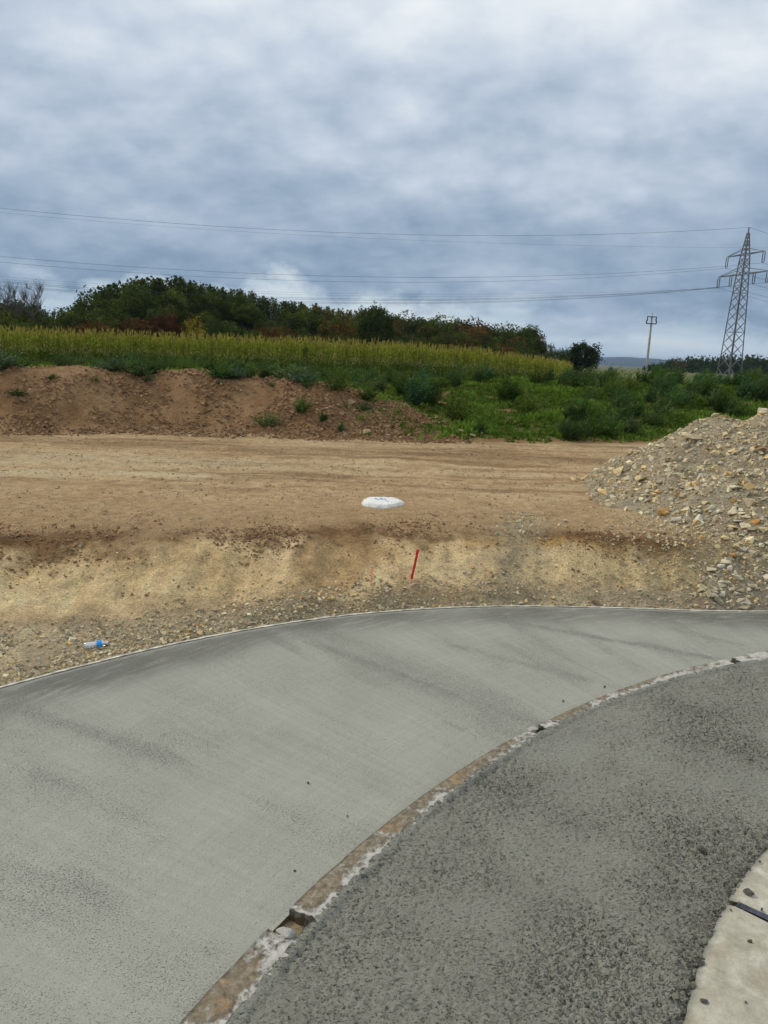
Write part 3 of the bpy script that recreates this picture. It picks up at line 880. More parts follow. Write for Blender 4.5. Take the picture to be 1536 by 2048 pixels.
def rail_mesh(t0, t1, seed):
    n = max(30, int(abs(t1 - t0) * 7.5 / 0.03)); m = 9
    th = np.linspace(t0, t1, n); v = np.linspace(0, 1, m)
    T, VV = np.meshgrid(th, v, indexing='ij')
    ra = r_si(T) - 0.006 + 0.012 * fbm(T * 30, T * 0 + seed, 1.0, 3); rb = r_so(T) + 0.003 * fbm(T * 40, T * 0 - seed, 1.0, 2)
    Rr = ra + (rb - ra) * VV
    # ragged ends
    e0 = 0.006 * fbm(VV * 6, VV * 0 + seed, 1.0, 3); TT = T + np.where(np.arange(n)[:, None] < 2, e0, 0) + np.where(np.arange(n)[:, None] > n - 3, e0, 0)
    x = CX + Rr * np.cos(TT); y = CY + Rr * np.sin(TT)
    ends = np.exp(-((T - t0) * 7.5 / 0.22) ** 2) + np.exp(-((T - t1) * 7.5 / 0.22) ** 2)
    z = 0.048 - 0.012 * np.exp(-(VV / 0.12) ** 2) - 0.004 * np.exp(-((1 - VV) / 0.1) ** 2) + 0.004 * fbm(x, y, 5, 4, 0.6, seed) * (1 + ends)
    cem = 0.20 * np.exp(-(VV / 0.30) ** 2) + 0.09 * ends + 0.055 + 0.26 * fbm(x, y, 2.6, 3, 0.6, seed + 5) + 0.05 * sstep(0.6, 1.6, x) + 0.06 * sstep(2.4, 3.2, x)
    uvv = np.stack([(TT * 8).ravel(), Rr.ravel()], 1)
    V = np.stack([x, y, z], -1).reshape(-1, 3); Fc = grid_faces(n, m)
    rim = np.concatenate([np.arange(n) * m, (n - 1) * m + np.arange(1, m), (np.arange(n)[::-1] * m + m - 1)[1:], np.arange(m)[::-1][1:-1]])
    S = V[rim].copy(); S[:, 2] = -0.12; n0 = len(V); k = len(rim)
    Fc = np.vstack([Fc, np.stack([rim, np.roll(rim, -1), np.roll(n0 + np.arange(k), -1), n0 + np.arange(k)], 1)])
    V = np.vstack([V, S]); cem = np.concatenate([cem.ravel(), cem.ravel()[rim] * 0 - 0.2]); uvv = np.vstack([uvv, uvv[rim]])
    return mesh_np('steel_form', V, Fc, [M['rail']], True, None, uvv, {'cement': cem})


rails = [((300, 2140), (530, 1862), 'rusty steel form at the bottom edge, most orange, below the lower gap'),
         ((568, 1816), (1052, 1462), 'long brown steel form between the two gaps, mortar along its inner side'),
         ((1072, 1450), (1452, 1322), 'steel form mostly skinned with pale cement, beyond the upper gap'),
         ((1464, 1318), (2300, 1200), 'whitish steel form leaving the picture below the stone heap')]
for k, (a, b_, lab) in enumerate(rails):
    t0 = th_of(*a); t1 = th_of(*b_) if k < 3 else R(70)
    if k == 0: t0 = R(184)
    o = link('steel_form', rail_mesh(t0, t1, 3.0 + k * 11)); tag(o, lab, 'steel form', 'steel forms along the inner edge of the lane')

# ------------------------------------------------------------------ rocks


def rock_mesh(name, seed, mat, flat=0.7, n=14, bev=True):
    r = np.random.default_rng(seed)
    P = r.normal(size=(n, 3)); P /= np.linalg.norm(P, axis=1)[:, None]
    P *= r.uniform(0.8, 1.0, (n, 1)); P *= [0.5, 0.5 * r.uniform(0.65, 0.95), 0.5 * flat]
    bm = bmesh.new()
    for q in P: bm.verts.new(q)
    h = bmesh.ops.convex_hull(bm, input=bm.verts)
    bmesh.ops.delete(bm, geom=[e for e in h['geom_interior'] if isinstance(e, bmesh.types.BMVert)], context='VERTS')
    me = bpy.data.meshes.new(name); bm.to_mesh(me); bm.free()
    me.materials.append(mat)
    return me


STONES = [rock_mesh('stone', 100 + i, M['stone'], f, 13) for i, f in enumerate((0.45, 0.6, 0.5, 0.75, 0.35, 0.65, 0.55, 0.8, 0.4, 0.6))]


def base_chunks(k, seed):
    r = np.random.default_rng(seed); L = []
    Fq = np.array([(0, 2, 3), (0, 3, 1), (4, 5, 7), (4, 7, 6), (0, 1, 5), (0, 5, 4), (2, 6, 7), (2, 7, 3), (0, 4, 6), (0, 6, 2), (1, 3, 7), (1, 7, 5)])
    for _ in range(k):
        V = np.array([[(i & 1) - .5, (i >> 1 & 1) - .5, (i >> 2 & 1) - .5] for i in range(8)], float)
        V += r.uniform(-0.24, 0.24, V.shape); V *= [1, r.uniform(0.6, 0.95), r.uniform(0.35, 0.75)]
        L.append(V)
    return L, Fq


CH, CHF = base_chunks(10, 5)


def rot_mats(n, r, tilt=0.6):
    a = r.uniform(0, 2 * math.pi, n); b = r.normal(0, tilt, n); c = r.normal(0, tilt, n)
    ca, sa, cb, sb, cc, sc_ = np.cos(a), np.sin(a), np.cos(b), np.sin(b), np.cos(c), np.sin(c)
    Rz = np.zeros((n, 3, 3)); Rz[:, 0, 0] = ca; Rz[:, 0, 1] = -sa; Rz[:, 1, 0] = sa; Rz[:, 1, 1] = ca; Rz[:, 2, 2] = 1
    Rx = np.zeros((n, 3, 3)); Rx[:, 0, 0] = 1; Rx[:, 1, 1] = cb; Rx[:, 1, 2] = -sb; Rx[:, 2, 1] = sb; Rx[:, 2, 2] = cb
    Ry = np.zeros((n, 3, 3)); Ry[:, 1, 1] = 1; Ry[:, 0, 0] = cc; Ry[:, 0, 2] = sc_; Ry[:, 2, 0] = -sc_; Ry[:, 2, 2] = cc
    return Ry @ Rx @ Rz


def scatter_chunks(name, pos, size, cols, mat, r):
    n = len(pos); which = r.integers(0, len(CH), n); Rm = rot_mats(n, r)
    B = np.array(CH)[which] * size[:, None, None]
    V = np.einsum('nij,nkj->nki', Rm, B) + pos[:, None, :]
    Fc = CHF[None] + (np.arange(n) * 8)[:, None, None]
    return mesh_np(name, V.reshape(-1, 3), Fc.reshape(-1, 3), [mat], False, np.repeat(cols, 8, 0))


PAL = np.array([(0.52, 0.475, 0.37), (0.60, 0.56, 0.46), (0.42, 0.395, 0.325), (0.33, 0.315, 0.265), (0.55, 0.455, 0.275), (0.47, 0.35, 0.18), (0.66, 0.60, 0.45), (0.38, 0.345, 0.27), (0.28, 0.255, 0.205), (0.40, 0.24, 0.095)])
PAL = PAL * [1.04, 0.98, 0.86]
PALW = np.array([.17, .12, .16, .14, .11, .05, .08, .10, .06, .01]); PALW = PALW / PALW.sum()


def palette(n, r, j=0.16):
    c = PAL[r.choice(len(PAL), n, p=PALW)] * r.uniform(1 - j, 1 + j, (n, 1)); return np.clip(c, 0.02, 0.75)


# ------------------------------------------------------------------ rubble heap
CONES = [(6.0, 13.1, 2.28, 0.70), (7.4, 12.7, 2.72, 0.66), (9.2, 12.4, 3.0, 0.62), (5.0, 11.9, 1.42, 0.54), (7.2, 11.1, 2.1, 0.64), (5.7, 10.9, 1.55, 0.56), (6.5, 10.3, 1.62, 0.60), (8.0, 10.3, 2.0, 0.62), (11.0, 11.8, 2.6, 0.6)]


def heap(x, y, detail=True):
    x = np.asarray(x, float); y = np.asarray(y, float)
    wx = x + 0.22 * fbm(x, y, 0.8, 3, 0.5, 101.0); wy = y + 0.22 * fbm(x, y, 0.8, 3, 0.5, 102.0)
    e = 0
    for (a, b, h, s) in CONES:
        d = np.sqrt((wx - a) ** 2 + (wy - b) ** 2 + 0.05)
        e = e + np.exp(9.0 * (h - s * d))
    z = np.log(e + 1e-9) / 9.0
    z = z + 0.05 * fbm(x, y, 1.8, 4, 0.55, 103.0)
    if detail: z = z + 0.035 * np.abs(fbm(x, y, 7.0, 3, 0.6, 104.0))
    return z


def heap_cap(do):
    """the foot of the heap runs out before the slab edge"""
    return -0.05 + 0.85 * do + 1.6 * np.maximum(do - 0.55, 0) ** 2


def top_surface(x, y):
    return np.maximum(Hq(x, y), np.minimum(heap(x, y), heap_cap(np.maximum(d_out(x, y), -2))))


heap_root = link('rubble_heap', None, loc=(6.5, 11.5, 0.7))
tag(heap_root, 'big heap of broken pale limestone rubble and grey grit beside the lane', 'rubble heap')
hx = np.arange(2.6, 13.0, 0.05); hy = np.arange(8.2, 16.5, 0.05)
HX, HY = np.meshgrid(hx, hy, indexing='ij'); hz = heap(HX, HY); gz = H(HX, HY)
dd = d_out(HX, HY)
hz = np.minimum(hz, heap_cap(dd)); keep = (hz > gz - 0.03)
hz = np.maximum(hz, gz - 0.06)
Vh = np.stack([HX.ravel() - 6.5, HY.ravel() - 11.5, hz.ravel() - 0.7], 1)
Fh = grid_faces(len(hx), len(hy)); kp = keep.ravel(); Fh = Fh[kp[Fh].any(1)]
use = np.unique(Fh); remap = -np.ones(len(Vh), int); remap[use] = np.arange(len(use))
xx, yy_ = HX.ravel()[use], HY.ravel()[use]
n1 = fbm(xx, yy_, 1.0, 4, 0.55, 111.0); n2 = fbm(xx, yy_, 5.0, 4, 0.6, 112.0)
hc = np.array([0.40, 0.335, 0.228])[None] * (1 + 0.35 * n1 + 0.5 * n2)[:, None]
brn = sstep(0.1, 0.5, n1 + 0.5 * fbm(xx, yy_, 0.5, 2, 0.5, 113.0) + 0.25 * sstep(1.7, 2.2, hz.ravel()[use]) * sstep(6.3, 5.4, xx))
hc = hc + (np.array([0.28, 0.20, 0.115])[None] - hc) * (brn * 0.75)[:, None]
core = link('grit_mound', mesh_np('grit_mound', Vh[use], remap[Fh], [M['ground']], True, np.clip(hc, .03, .6), flo={'grit': np.ones(len(use))}), heap_root)


def stone_at(p, size, colr, parent, r, sink=0.25, meshes=STONES, name='stone', flat=None, off=(0, 0, 0)):
    me_ = meshes[r.integers(0, len(meshes))]
    s = size * np.array([1.0, r.uniform(0.75, 1.1), r.uniform(0.8, 1.1)])
    loc = (p[0] - off[0], p[1] - off[1], p[2] + size * (0.5 - sink) * 0.5 - off[2])
    return link(name, me_, parent, loc, (r.normal(0, 0.3), r.normal(0, 0.3), r.uniform(0, 6.28)), tuple(s), colr)


rh = np.random.default_rng(31)
HOFF = (6.5, 11.5, 0.7)
TAN, PALE, GREYC, ORG, YEL, BRN = (0.40, 0.32, 0.20), (0.60, 0.55, 0.43), (0.42, 0.40, 0.34), (0.44, 0.25, 0.09), (0.60, 0.475, 0.255), (0.30, 0.205, 0.12)
big = [(1000, 360, 140, TAN), (1150, 445, 48, YEL), (1080, 610, 68, PALE), (905, 662, 52, GREYC), (965, 652, 34, PALE), (640, 645, 105, YEL), (1305, 705, 105, PALE), (690, 695, 60, TAN),
       (750, 785, 72, YEL), (800, 870, 98, ORG), (890, 920, 74, PALE), (1050, 925, 90, PALE), (1115, 920, 44, GREYC), (1405, 805, 84, TAN), (1290, 980, 78, YEL), (1315, 935, 70, GREYC),
       (1230, 1050, 70, YEL), (1065, 1055, 54, ORG), (1300, 1170, 74, ORG), (1180, 1110, 40, YEL), (1310, 1110, 62, YEL), (1455, 1160, 56, BRN), (970, 840, 50, BRN), (1090, 800, 52, YEL),
       (1010, 860, 36, PALE), (1190, 855, 40, PALE), (1510, 990, 66, YEL), (1310, 1440, 54, PALE), (1220, 1440, 48, PALE), (1360, 1510, 58, PALE), (500, 580, 110, YEL), (1480, 440, 95, BRN),
       (1165, 560, 60, YEL), (980, 590, 50, YEL), (1340, 570, 44, PALE), (825, 505, 60, BRN), (1280, 290, 44, YEL), (1495, 160, 76, PALE), (1160, 190, 66, TAN), (1360, 1130, 54, GREYC),
       (1210, 1245, 54, PALE), (1270, 1260, 58, PALE), (1085, 1330, 40, PALE), (300, 750, 44, PALE), (160, 640, 62, YEL), (440, 760, 44, PALE), (1130, 835, 48, PALE), (1200, 520, 54, GREYC), (470, 680, 44, GREYC),
       (1450, 340, 40, PALE), (1520, 510, 40, PALE), (1390, 470, 34, PALE), (1410, 300, 40, TAN), (920, 480, 36, PALE), (1040, 575, 34, PALE), (860, 850, 40, PALE), (930, 690, 40, GREYC)]
for (a, b_, w, cc) in big:
    px, py = 1100 + a / 3.523, 780 + b_ / 3.523
    p = hit(px, py, top_surface)
    if p is None: continue
    size = w / 3.523 * np.linalg.norm(p - O3) / F_PX
    stone_at(p, size * 1.22, tuple(np.array(cc) * rh.uniform(1.0, 1.18)), heap_root, rh, 0.3, off=HOFF)
cnt = len(big)
while cnt < 300:
    px = rh.uniform(1140, 1545); py = rh.uniform(815, 1222)
    p = hit(px, py, top_surface)
    if p is None or heap(p[0], p[1]) < H(p[0], p[1]) - 0.02 or p[1] > 14.5 or d_out(p[0], p[1]) < 0.12: continue
    low = sstep(0.95, 0.3, (p[2])) if False else 0
    size = float(np.clip(rh.lognormal(math.log(0.095), 0.42), 0.055, 0.25))
    cc = palette(1, rh)[0] * 1.22
    stone_at(p, size, tuple(cc), heap_root, rh, 0.3, off=HOFF); cnt += 1


def grit_on(name, n, xr, yr, sizes, r, fn, okf, mat=None, tint=1.0, lift=0.15, soil=False):
    pos = []; tot = 0
    while tot < n:
        x = r.uniform(*xr, n); y = r.uniform(*yr, n)
        w = np.asarray(okf(x, y)); k = r.uniform(0, 1, n) < w
        x, y = x[k], y[k]; z = fn(x, y); pos.append(np.stack([x, y, z], 1)); tot += len(x)
    pos = np.vstack(pos)[:n]
    size = np.clip(r.lognormal(math.log(sizes[0]), sizes[1], n), sizes[2], sizes[3])
    pos[:, 2] += size * lift
    if soil:
        c = np.array([0.44, 0.315, 0.185] if soil == 'track' else [0.25, 0.150, 0.078])[None] * r.uniform(0.75, 1.3, (n, 1)); k = r.uniform(0, 1, n) < 0.02; c[k] = palette(int(k.sum()), r) * [0.9, 0.8, 0.65]
    else: c = palette(n, r) * tint
    return scatter_chunks(name, pos, size, np.clip(c, 0.02, 0.7), mat or M['rubble'], r)


rg = np.random.default_rng(41)
okh = lambda x, y: (heap(x, y) > H(x, y) - 0.03) * (d_out(x, y) > 0.06) * 1.0
mg = grit_on('rubble', 20000, (2.9, 9.8), (8.5, 14.6), (0.019, 0.66, 0.008, 0.11), rg, top_surface, okh, tint=np.array([1.08, 1.04, 0.96]))
mg.transform(Matrix.Translation((-HOFF[0], -HOFF[1], -HOFF[2])))
tag(link('rubble', mg, heap_root), kind='stuff')


# gravel along the shoulder and stones sprinkled over the cut
def shoulder_w(x, y):
    do = d_out(x, y)
    wob = 0.16 * fbm(x, y, 0.9, 3, 0.5, 1.1)
    s = (y - smi(x, BANK_FOOT)) / (smi(x, BANK_TOP) - smi(x, BANK_FOOT))
    w = np.maximum(np.exp(-(do / 0.42) ** 2), 0.55 * sstep(0.22, -0.05, s)) * (s < 0.4) * (do > 0.05) * (0.35 + 0.65 * sstep(2.0, -1.0, x))
    patch = sstep(-0.28, 0.12, fbm(x, y, 1.0, 3, 0.5, 63.0) * -1 + 0.35 * np.exp(-(do / 0.5) ** 2) + 0.12)
    w = w * (0.03 + 0.97 * patch)
    tg = np.exp(-((x - 1.8 - 0.25 * (s - 0.5)) / 0.33) ** 2) * (s > -0.2) * (s < 2.2)
    w = np.maximum(w, 0.16 * tg * (do > 0.05))
    spill = sstep(1.6, 0.3, np.hypot((x - 4.7) / 1.3, (y - 9.3) / 1.3)) * (do > 0.05)
    w = np.maximum(w, 0.4 * spill)
    return np.clip(w, 0, 1)


mg = grit_on('gravel', 12500, (-5.5, 5.6), (4.6, 11.0), (0.016, 0.5, 0.007, 0.055), rg, Hq, shoulder_w, tint=np.array([0.98, 0.94, 0.86]))
tag(link('gravel', mg), 'grey crushed limestone gravel along the edge of the lane', 'gravel', kind='stuff')
mg = grit_on('pebbles', 3000, (-9, 9), (8.2, 19.5), (0.018, 0.4, 0.008, 0.05), rg, Hq, lambda x, y: (d_out(x, y) > 0.3) * (0.15 + sstep(0.0, 0.4, fbm(x, y, 0.7, 3, 0.5, 120.0))), tint=np.array([0.85, 0.78, 0.66]))
tag(link('pebbles', mg), 'small pale stones and crumbs scattered over the bare earth track', 'pebbles', kind='stuff')


def berm_w(x, y):
    yb = smi(x, BERM_FOOT, 0.6) + 0.45 * fbm(x, y * 0.3, 0.35, 3, 0.5, 6.0); t = y - yb
    w = sstep(-0.5, 0.2, t) * sstep(3.6, 2.6, t) * sstep(3.0, 0.8, x)
    return w * np.clip(0.35 + 1.3 * fbm(x, y, 0.9, 3, 0.5, 121.0) + 0.6 * sstep(-4, -1, x) + 0.5 * np.exp(-(t / 0.5) ** 2), 0.05, 1)


mg = grit_on('soil_clods', 14000, (-14, 3.4), (16.5, 24), (0.036, 0.5, 0.015, 0.15), rg, Hq, berm_w, M['clod'], soil=True)
tag(link('soil_clods', mg), 'brown soil clods covering the face of the earth berm', 'soil clods', kind='stuff')

def band_w(x, y):
    s = (y - smi(x, BANK_FOOT)) / (smi(x, BANK_TOP) - smi(x, BANK_FOOT))
    return (np.exp(-((s - 0.95) / 0.22) ** 2) + 0.05 * (s > 0.3) * (s < 1.6)) * np.clip(0.3 + 1.5 * fbm(x, y, 0.9, 3, 0.5, 122.0), 0.02, 1)


mg = grit_on('earth_crumbs', 3600, (-6, 3.9), (6.8, 11), (0.014, 0.5, 0.006, 0.05), rg, Hq, band_w, M['clod'], soil=True)
tag(link('earth_crumbs', mg), 'dark crumbs of earth along the brown lip of the sandy cut', 'earth crumbs', kind='stuff')

mg = grit_on('loose_soil', 7000, (-10, 7.5), (9.4, 19.6), (0.013, 0.55, 0.006, 0.06), rg, Hq, lambda x, y: np.clip(0.12 + 1.2 * fbm(x * 0.45, y * 1.6, 0.6, 4, 0.6, 125.0), 0.02, 1), M['clod'], soil='track')
tag(link('loose_soil', mg), 'loose crumbs of tan earth strewn over the haul track', 'loose soil', kind='stuff')

# the larger stones of the shoulder, and those lying on the berm, picked out one by one
rs_ = np.random.default_rng(51)
cnt = 0
while cnt < 190:
    px = rs_.uniform(-20, 1440); py = rs_.uniform(1150, 1370)
    p = hit(px, py)
    if p is None or d_out(p[0], p[1]) < 0.07 or rs_.uniform() > shoulder_w(p[0], p[1]): continue
    stone_at(p, float(np.clip(rs_.lognormal(math.log(0.044), 0.27), 0.032, 0.09)), tuple(palette(1, rs_)[0] * 0.95), ground, rs_, 0.25); cnt += 1
SOILST = (0.36, 0.26, 0.155)
for (a, b_, w) in [(108, 90, 60), (340, 238, 84), (428, 260, 52), (520, 250, 74), (720, 265, 44), (908, 270, 64), (630, 462, 78), (475, 485, 58), (715, 345, 38), (1210, 390, 62), (1320, 460, 66), (1408, 490, 62),
                   (1470, 470, 46), (1235, 445, 38), (590, 510, 30), (1300, 500, 32), (940, 490, 46), (850, 465, 46), (560, 405, 34), (735, 408, 34), (635, 385, 34), (710, 92, 80), (630, 112, 40), (735, 130, 34),
                   (495, 290, 40), (255, 220, 40), (265, 250, 36), (790, 480, 36), (670, 490, 30), (1080, 440, 30), (1060, 490, 28), (460, 310, 40), (310, 440, 34), (880, 500, 36), (770, 300, 34), (1130, 380, 34), (680, 430, 30), (540, 300, 36)]:
    p = hit(560 + a / 3.657, 740 + b_ / 3.657)
    if p is None: continue
    stone_at(p, w / 3.657 * np.linalg.norm(p - O3) / F_PX * 1.1, tuple(np.array(SOILST) * rs_.uniform(0.8, 1.3)), ground, rs_, 0.2)
for (px, py, w, cc) in [(1132, 1044, 14, PALE), (1168, 1046, 9, PALE), (742, 1134, 8, PALE), (943, 1142, 9, PALE), (432, 1222, 18, TAN), (1190, 1206, 20, BRN), (392, 868, 12, BRN), (1000, 1216, 8, BRN), (918, 866, 12, TAN)]:
    p = hit(px, py)
    stone_at(p, w * np.linalg.norm(p - O3) / F_PX, cc, ground, rs_, 0.2)

# lumps of concrete in the rail gaps and on the slabs
rl = np.random.default_rng(61)
LUMP = [rock_mesh('mortar_lump', 300 + i, M['mortar'], 0.6, 16) for i in range(3)]
PLUMP = [rock_mesh('mortar_chunk', 310 + i, M['pale_mortar'], 0.7, 20) for i in range(2)]
for (px, py, w, z, lab) in [(572, 1876, 44, 0.0, 'whitish mortar chunk stuck in the lower gap between the steel forms'), (1066, 1464, 24, 0.01, 'whitish mortar chunk stuck in the upper gap between the steel forms')]:
    p = onz(px, py, z)
    o = stone_at(p, w / F_PX * np.linalg.norm(p - O3), (1, 1, 1), None, rl, 0.3, PLUMP, 'mortar_chunk'); tag(o, lab, 'mortar chunk')
for (px, py, w, z, lab) in [(1404, 1700, 18, 0.035, 'dark crumb lying alone on the fresh concrete near the pale slab'),
                            (1498, 1786, 20, 0.06, 'long dark crumb on the pale slab just beyond the bitumen joint'),
                            (1478, 1808, 8, 0.06, 'small dark crumb touching the bitumen joint at the slab edge'),
                            (1524, 1820, 8, 0.06, 'small dark crumb beside the bitumen joint at the picture edge'),
                            (1500, 1883, 9, 0.055, 'single round dark crumb in the middle of the near pale slab'),
                            (1408, 2004, 16, 0.055, 'long dark crumb at the near end of the pale slab edge'),
                            (1492, 2005, 6, 0.055, 'tiny crumb on the pale slab near the bottom edge'),
                            (1461, 1820, 6, 0.055, 'tiny crumb on the near slab just below the bitumen joint'),
                            (1520, 1724, 7, 0.055, 'tiny crumb on the narrow far bay of the pale slab'),
                            (616, 1566, 7, 0.006, 'dark pebble on the smooth lane left of the long steel form'),
                            (590, 1742, 7, 0.006, 'dark pebble on the smooth lane above the lower gap'),
                            (1209, 1374, 6, 0.006, 'dark pebble on the smooth lane just above the cement-skinned form'),
                            (1126, 1402, 6, 0.006, 'dark pebble on the smooth lane near the upper gap'),
                            (695, 1632, 5, 0.006, 'small dark pebble on the lane beside the middle of the long form')]:
    p = onz(px, py, z)
    o = stone_at(p, w / F_PX * np.linalg.norm(p - O3), (1, 1, 1), None, rl, 0.3, LUMP, 'concrete_crumb'); tag(o, lab, 'crumb', 'crumbs on the slabs')

rk = np.random.default_rng(63)
tt = rk.uniform(R(88), R(166), 900); dr = np.abs(rk.normal(0, 0.05, 900)) - 0.012
rr_ = r_sl(tt) + dr; wts = rk.uniform(0, 1, 900) < np.clip(0.35 + 1.6 * fbm(tt * 14, tt * 0, 1.0, 3, 0.6, 64.0), 0.03, 1)
tt, rr_ = tt[wts], rr_[wts]
pos = np.stack([CX + rr_ * np.cos(tt), CY + rr_ * np.sin(tt), np.full(len(tt), 0.045)], 1)
sz = np.clip(rk.lognormal(math.log(0.014), 0.45, len(tt)), 0.006, 0.04)
tag(link('mortar_crumbs', scatter_chunks('mortar_crumbs', pos, sz, np.array([0.15, 0.145, 0.115])[None] * rk.uniform(0.6, 1.2, (len(tt), 1)), M['rubble'], rk)), 'ragged dark crumbs of fresh concrete along the edge of the pale slab', 'crumbs', kind='stuff')

# ------------------------------------------------------------------ manhole cover, stake, spray marks, bottle
mc = hit(765, 1008); mr = 0.325
root = link('manhole_cover', None, loc=(mc[0], mc[1] + 0.02, mc[2] - 0.01))
tag(root, 'round white mortar-topped manhole cover with blue chalk marks on the bare earth', 'manhole cover')
n, m_ = 72, 16
th = np.linspace(0, 2 * math.pi, n, endpoint=False); V = []
for j in range(m_):
    v = j / (m_ - 1)
    if v < 0.75:
        rr = v / 0.75 * 0.93; zz = 0.075 - 0.010 * rr ** 3
    else:
        w = (v - 0.75) / 0.25; rr = 0.93 + 0.07 * math.sin(w * math.pi / 2) + 0.05 * w; zz = 0.065 - 0.11 * w ** 1.3
    rad = mr * rr * (1 + (0.20 * fbm(np.cos(th) * 2, np.sin(th) * 2, 1.3, 4, 0.65, 131.0)) * rr ** 3 + 0.02 * fbm(np.cos(th) * 2, np.sin(th) * 2, 6.0, 3, 0.6, 133.0))
    notch = np.exp(-((np.angle(np.exp(1j * (th + 1.62)))) / 0.06) ** 2) * sstep(0.8, 1.0, rr)
    tongue = np.exp(-((np.angle(np.exp(1j * (th + 1.33)))) / 0.09) ** 2) * sstep(0.8, 1.0, rr)
    rad = rad * (1 - 0.09 * notch + 0.12 * tongue)
    z_ = zz + 0.028 * fbm(np.cos(th) * rr * 4, np.sin(th) * rr * 4, 1.0, 4, 0.65, 132.0)
    V.append(np.stack([rad * np.cos(th), rad * np.sin(th), z_], 1))
V = np.vstack(V); Fc = []
for j in range(m_ - 1):
    for i in range(n): Fc.append((j * n + i, (j + 1) * n + i, (j + 1) * n + (i + 1) % n, j * n + (i + 1) % n))
link('mortar_disc', mesh_np('mortar_disc', V, np.array(Fc), [M['manhole']], True), root)
for (a, b_, c_, d_) in ((-0.13, 0.10, -0.06, -0.05), (-0.02, 0.12, -0.05, 0.0), (0.02, 0.06, 0.09, -0.16), (-0.06, -0.05, 0.01, 0.05)):
    mb = MB(); mb.bar((a, b_, 0.078), (c_, d_, 0.078), 0.007); link('chalk_mark', mb.mesh('chalk_mark', M['bluemark']), root)

sp = hit(823, 1156); st_top = np.array(aty(836, 1099, sp[1] - 0.03))
root = link('survey_stake', None, loc=sp)
tag(root, 'leaning red painted wooden survey stake driven into the sandy cut', 'stake')
ax = st_top - sp
Rk = Vector(ax).to_track_quat('Z', 'Y').to_matrix().to_4x4(); L = np.linalg.norm(ax)
def stake_piece(name, z0, z1, w, mat):
    me_ = bpy.data.meshes.new(name); bm = bmesh.new(); bmesh.ops.create_cube(bm, size=1.0)
    for v in bm.verts: v.co = Vector((v.co.x * w, v.co.y * w, z0 + (v.co.z + 0.5) * (z1 - z0)))
    bmesh.ops.bevel(bm, geom=bm.edges[:], offset=w * 0.08, segments=1, affect='EDGES')
    bm.transform(Rk); bm.to_mesh(me_); bm.free(); me_.materials.append(mat); link(name, me_, root)
stake_piece('stake_shaft', -0.12, L * 0.80, 0.025, M['red']); stake_piece('stake_head', L * 0.80, L, 0.028, M['red'])
stake_piece('bare_wood_flank', L * 0.10, L * 0.74, 0.012, M['wood'])
wood = root.children[-1]
wood.location = (0.002, -0.009, 0.0)


def draped(name, px, py, w, h, mat, lab, seed, cat='paint mark'):
    """thin sprayed patch that follows the ground"""
    p = hit(px, py); nx, ny = 9, 21
    u = np.linspace(-1, 1, nx); v = np.linspace(-1, 1, ny)
    U, W = np.meshgrid(u, v, indexing='ij')
    rag = 1 + 0.5 * fbm(U * 2, W * 3, 1.5, 3, 0.6, seed)
    x = p[0] + U * w * 0.5 * rag; y = p[1] + W * h * 0.5 * (1 + 0.2 * fbm(U * 3, W, 1.5, 2, 0.6, seed + 3))
    z = Hq(x, y) + 0.006 * (1 - np.maximum(np.abs(U), np.abs(W)) ** 4) - 0.002
    cut = fbm(U * 2.2, W * 5, 1.3, 3, 0.6, seed + 7).ravel() > -0.16
    Fq = grid_faces(nx, ny); Fq = Fq[cut[Fq].all(1)]
    o = link(name, mesh_np(name, np.stack([x, y, z], -1).reshape(-1, 3), Fq, [mat], True)); tag(o, lab, cat)


draped('spray_mark', 743, 1152, 0.035, 0.28, M['orange'], 'vertical orange spray mark on the bank beside the small pale stone', 3.0)
draped('spray_mark', 686, 1157, 0.022, 0.16, M['orange'], 'faint orange spray mark farthest from the red stake', 8.0)
draped('spray_mark', 826, 1168, 0.09, 0.05, M['redspray'], 'small red spray mark on the ground at the foot of the red stake', 15.0)

pA, pB = hit(168, 1298), hit(216, 1291)
ax = pB - pA; Lb = 0.235
root = link('plastic_bottle', None, loc=(pA[0], pA[1], pA[2] + 0.032), rot=(0, -math.atan2(ax[2], math.hypot(ax[0], ax[1])), math.atan2(ax[1], ax[0])))
tag(root, 'clear plastic drink bottle with blue label lying on the gravel', 'bottle')
mb = MB(); mb.lathe([(0.002, 0.008), (0.022, 0.002), (0.031, 0.010), (0.033, 0.03), (0.031, 0.045), (0.033, 0.06), (0.031, 0.075), (0.033, 0.09), (0.031, 0.105), (0.033, 0.12), (0.033, 0.165), (0.028, 0.185), (0.016, 0.205), (0.0125, 0.212), (0.0125, 0.222)], 24, 'x')
link('bottle_body', mb.mesh('bottle_body', M['bottle'], True), root)
mb = MB(); mb.lathe([(0.0334, 0.118), (0.0342, 0.120), (0.0342, 0.166), (0.0334, 0.168)], 24, 'x'); link('label_band', mb.mesh('label_band', M['blue'], True), root)
mb = MB(); mb.lathe([(0.0142, 0.212), (0.0152, 0.213), (0.0152, 0.230), (0.0135, 0.232), (0.0001, 0.232)], 18, 'x'); link('cap', mb.mesh('cap', M['cap'], True), root)

# ------------------------------------------------------------------ vegetation builders


def ribbon(pts, wid, side):
    """flat strip along pts (k,3), widths (k,), side vector"""
    pts = np.asarray(pts); k = len(pts)
    V = np.vstack([pts - side * np.asarray(wid)[:, None] * 0.5, pts + side * np.asarray(wid)[:, None] * 0.5])
    Fc = []
    for i in range(k - 1): Fc += [(i, i + 1, k + i + 1), (i, k + i + 1, k + i)]
    return V, np.array(Fc)


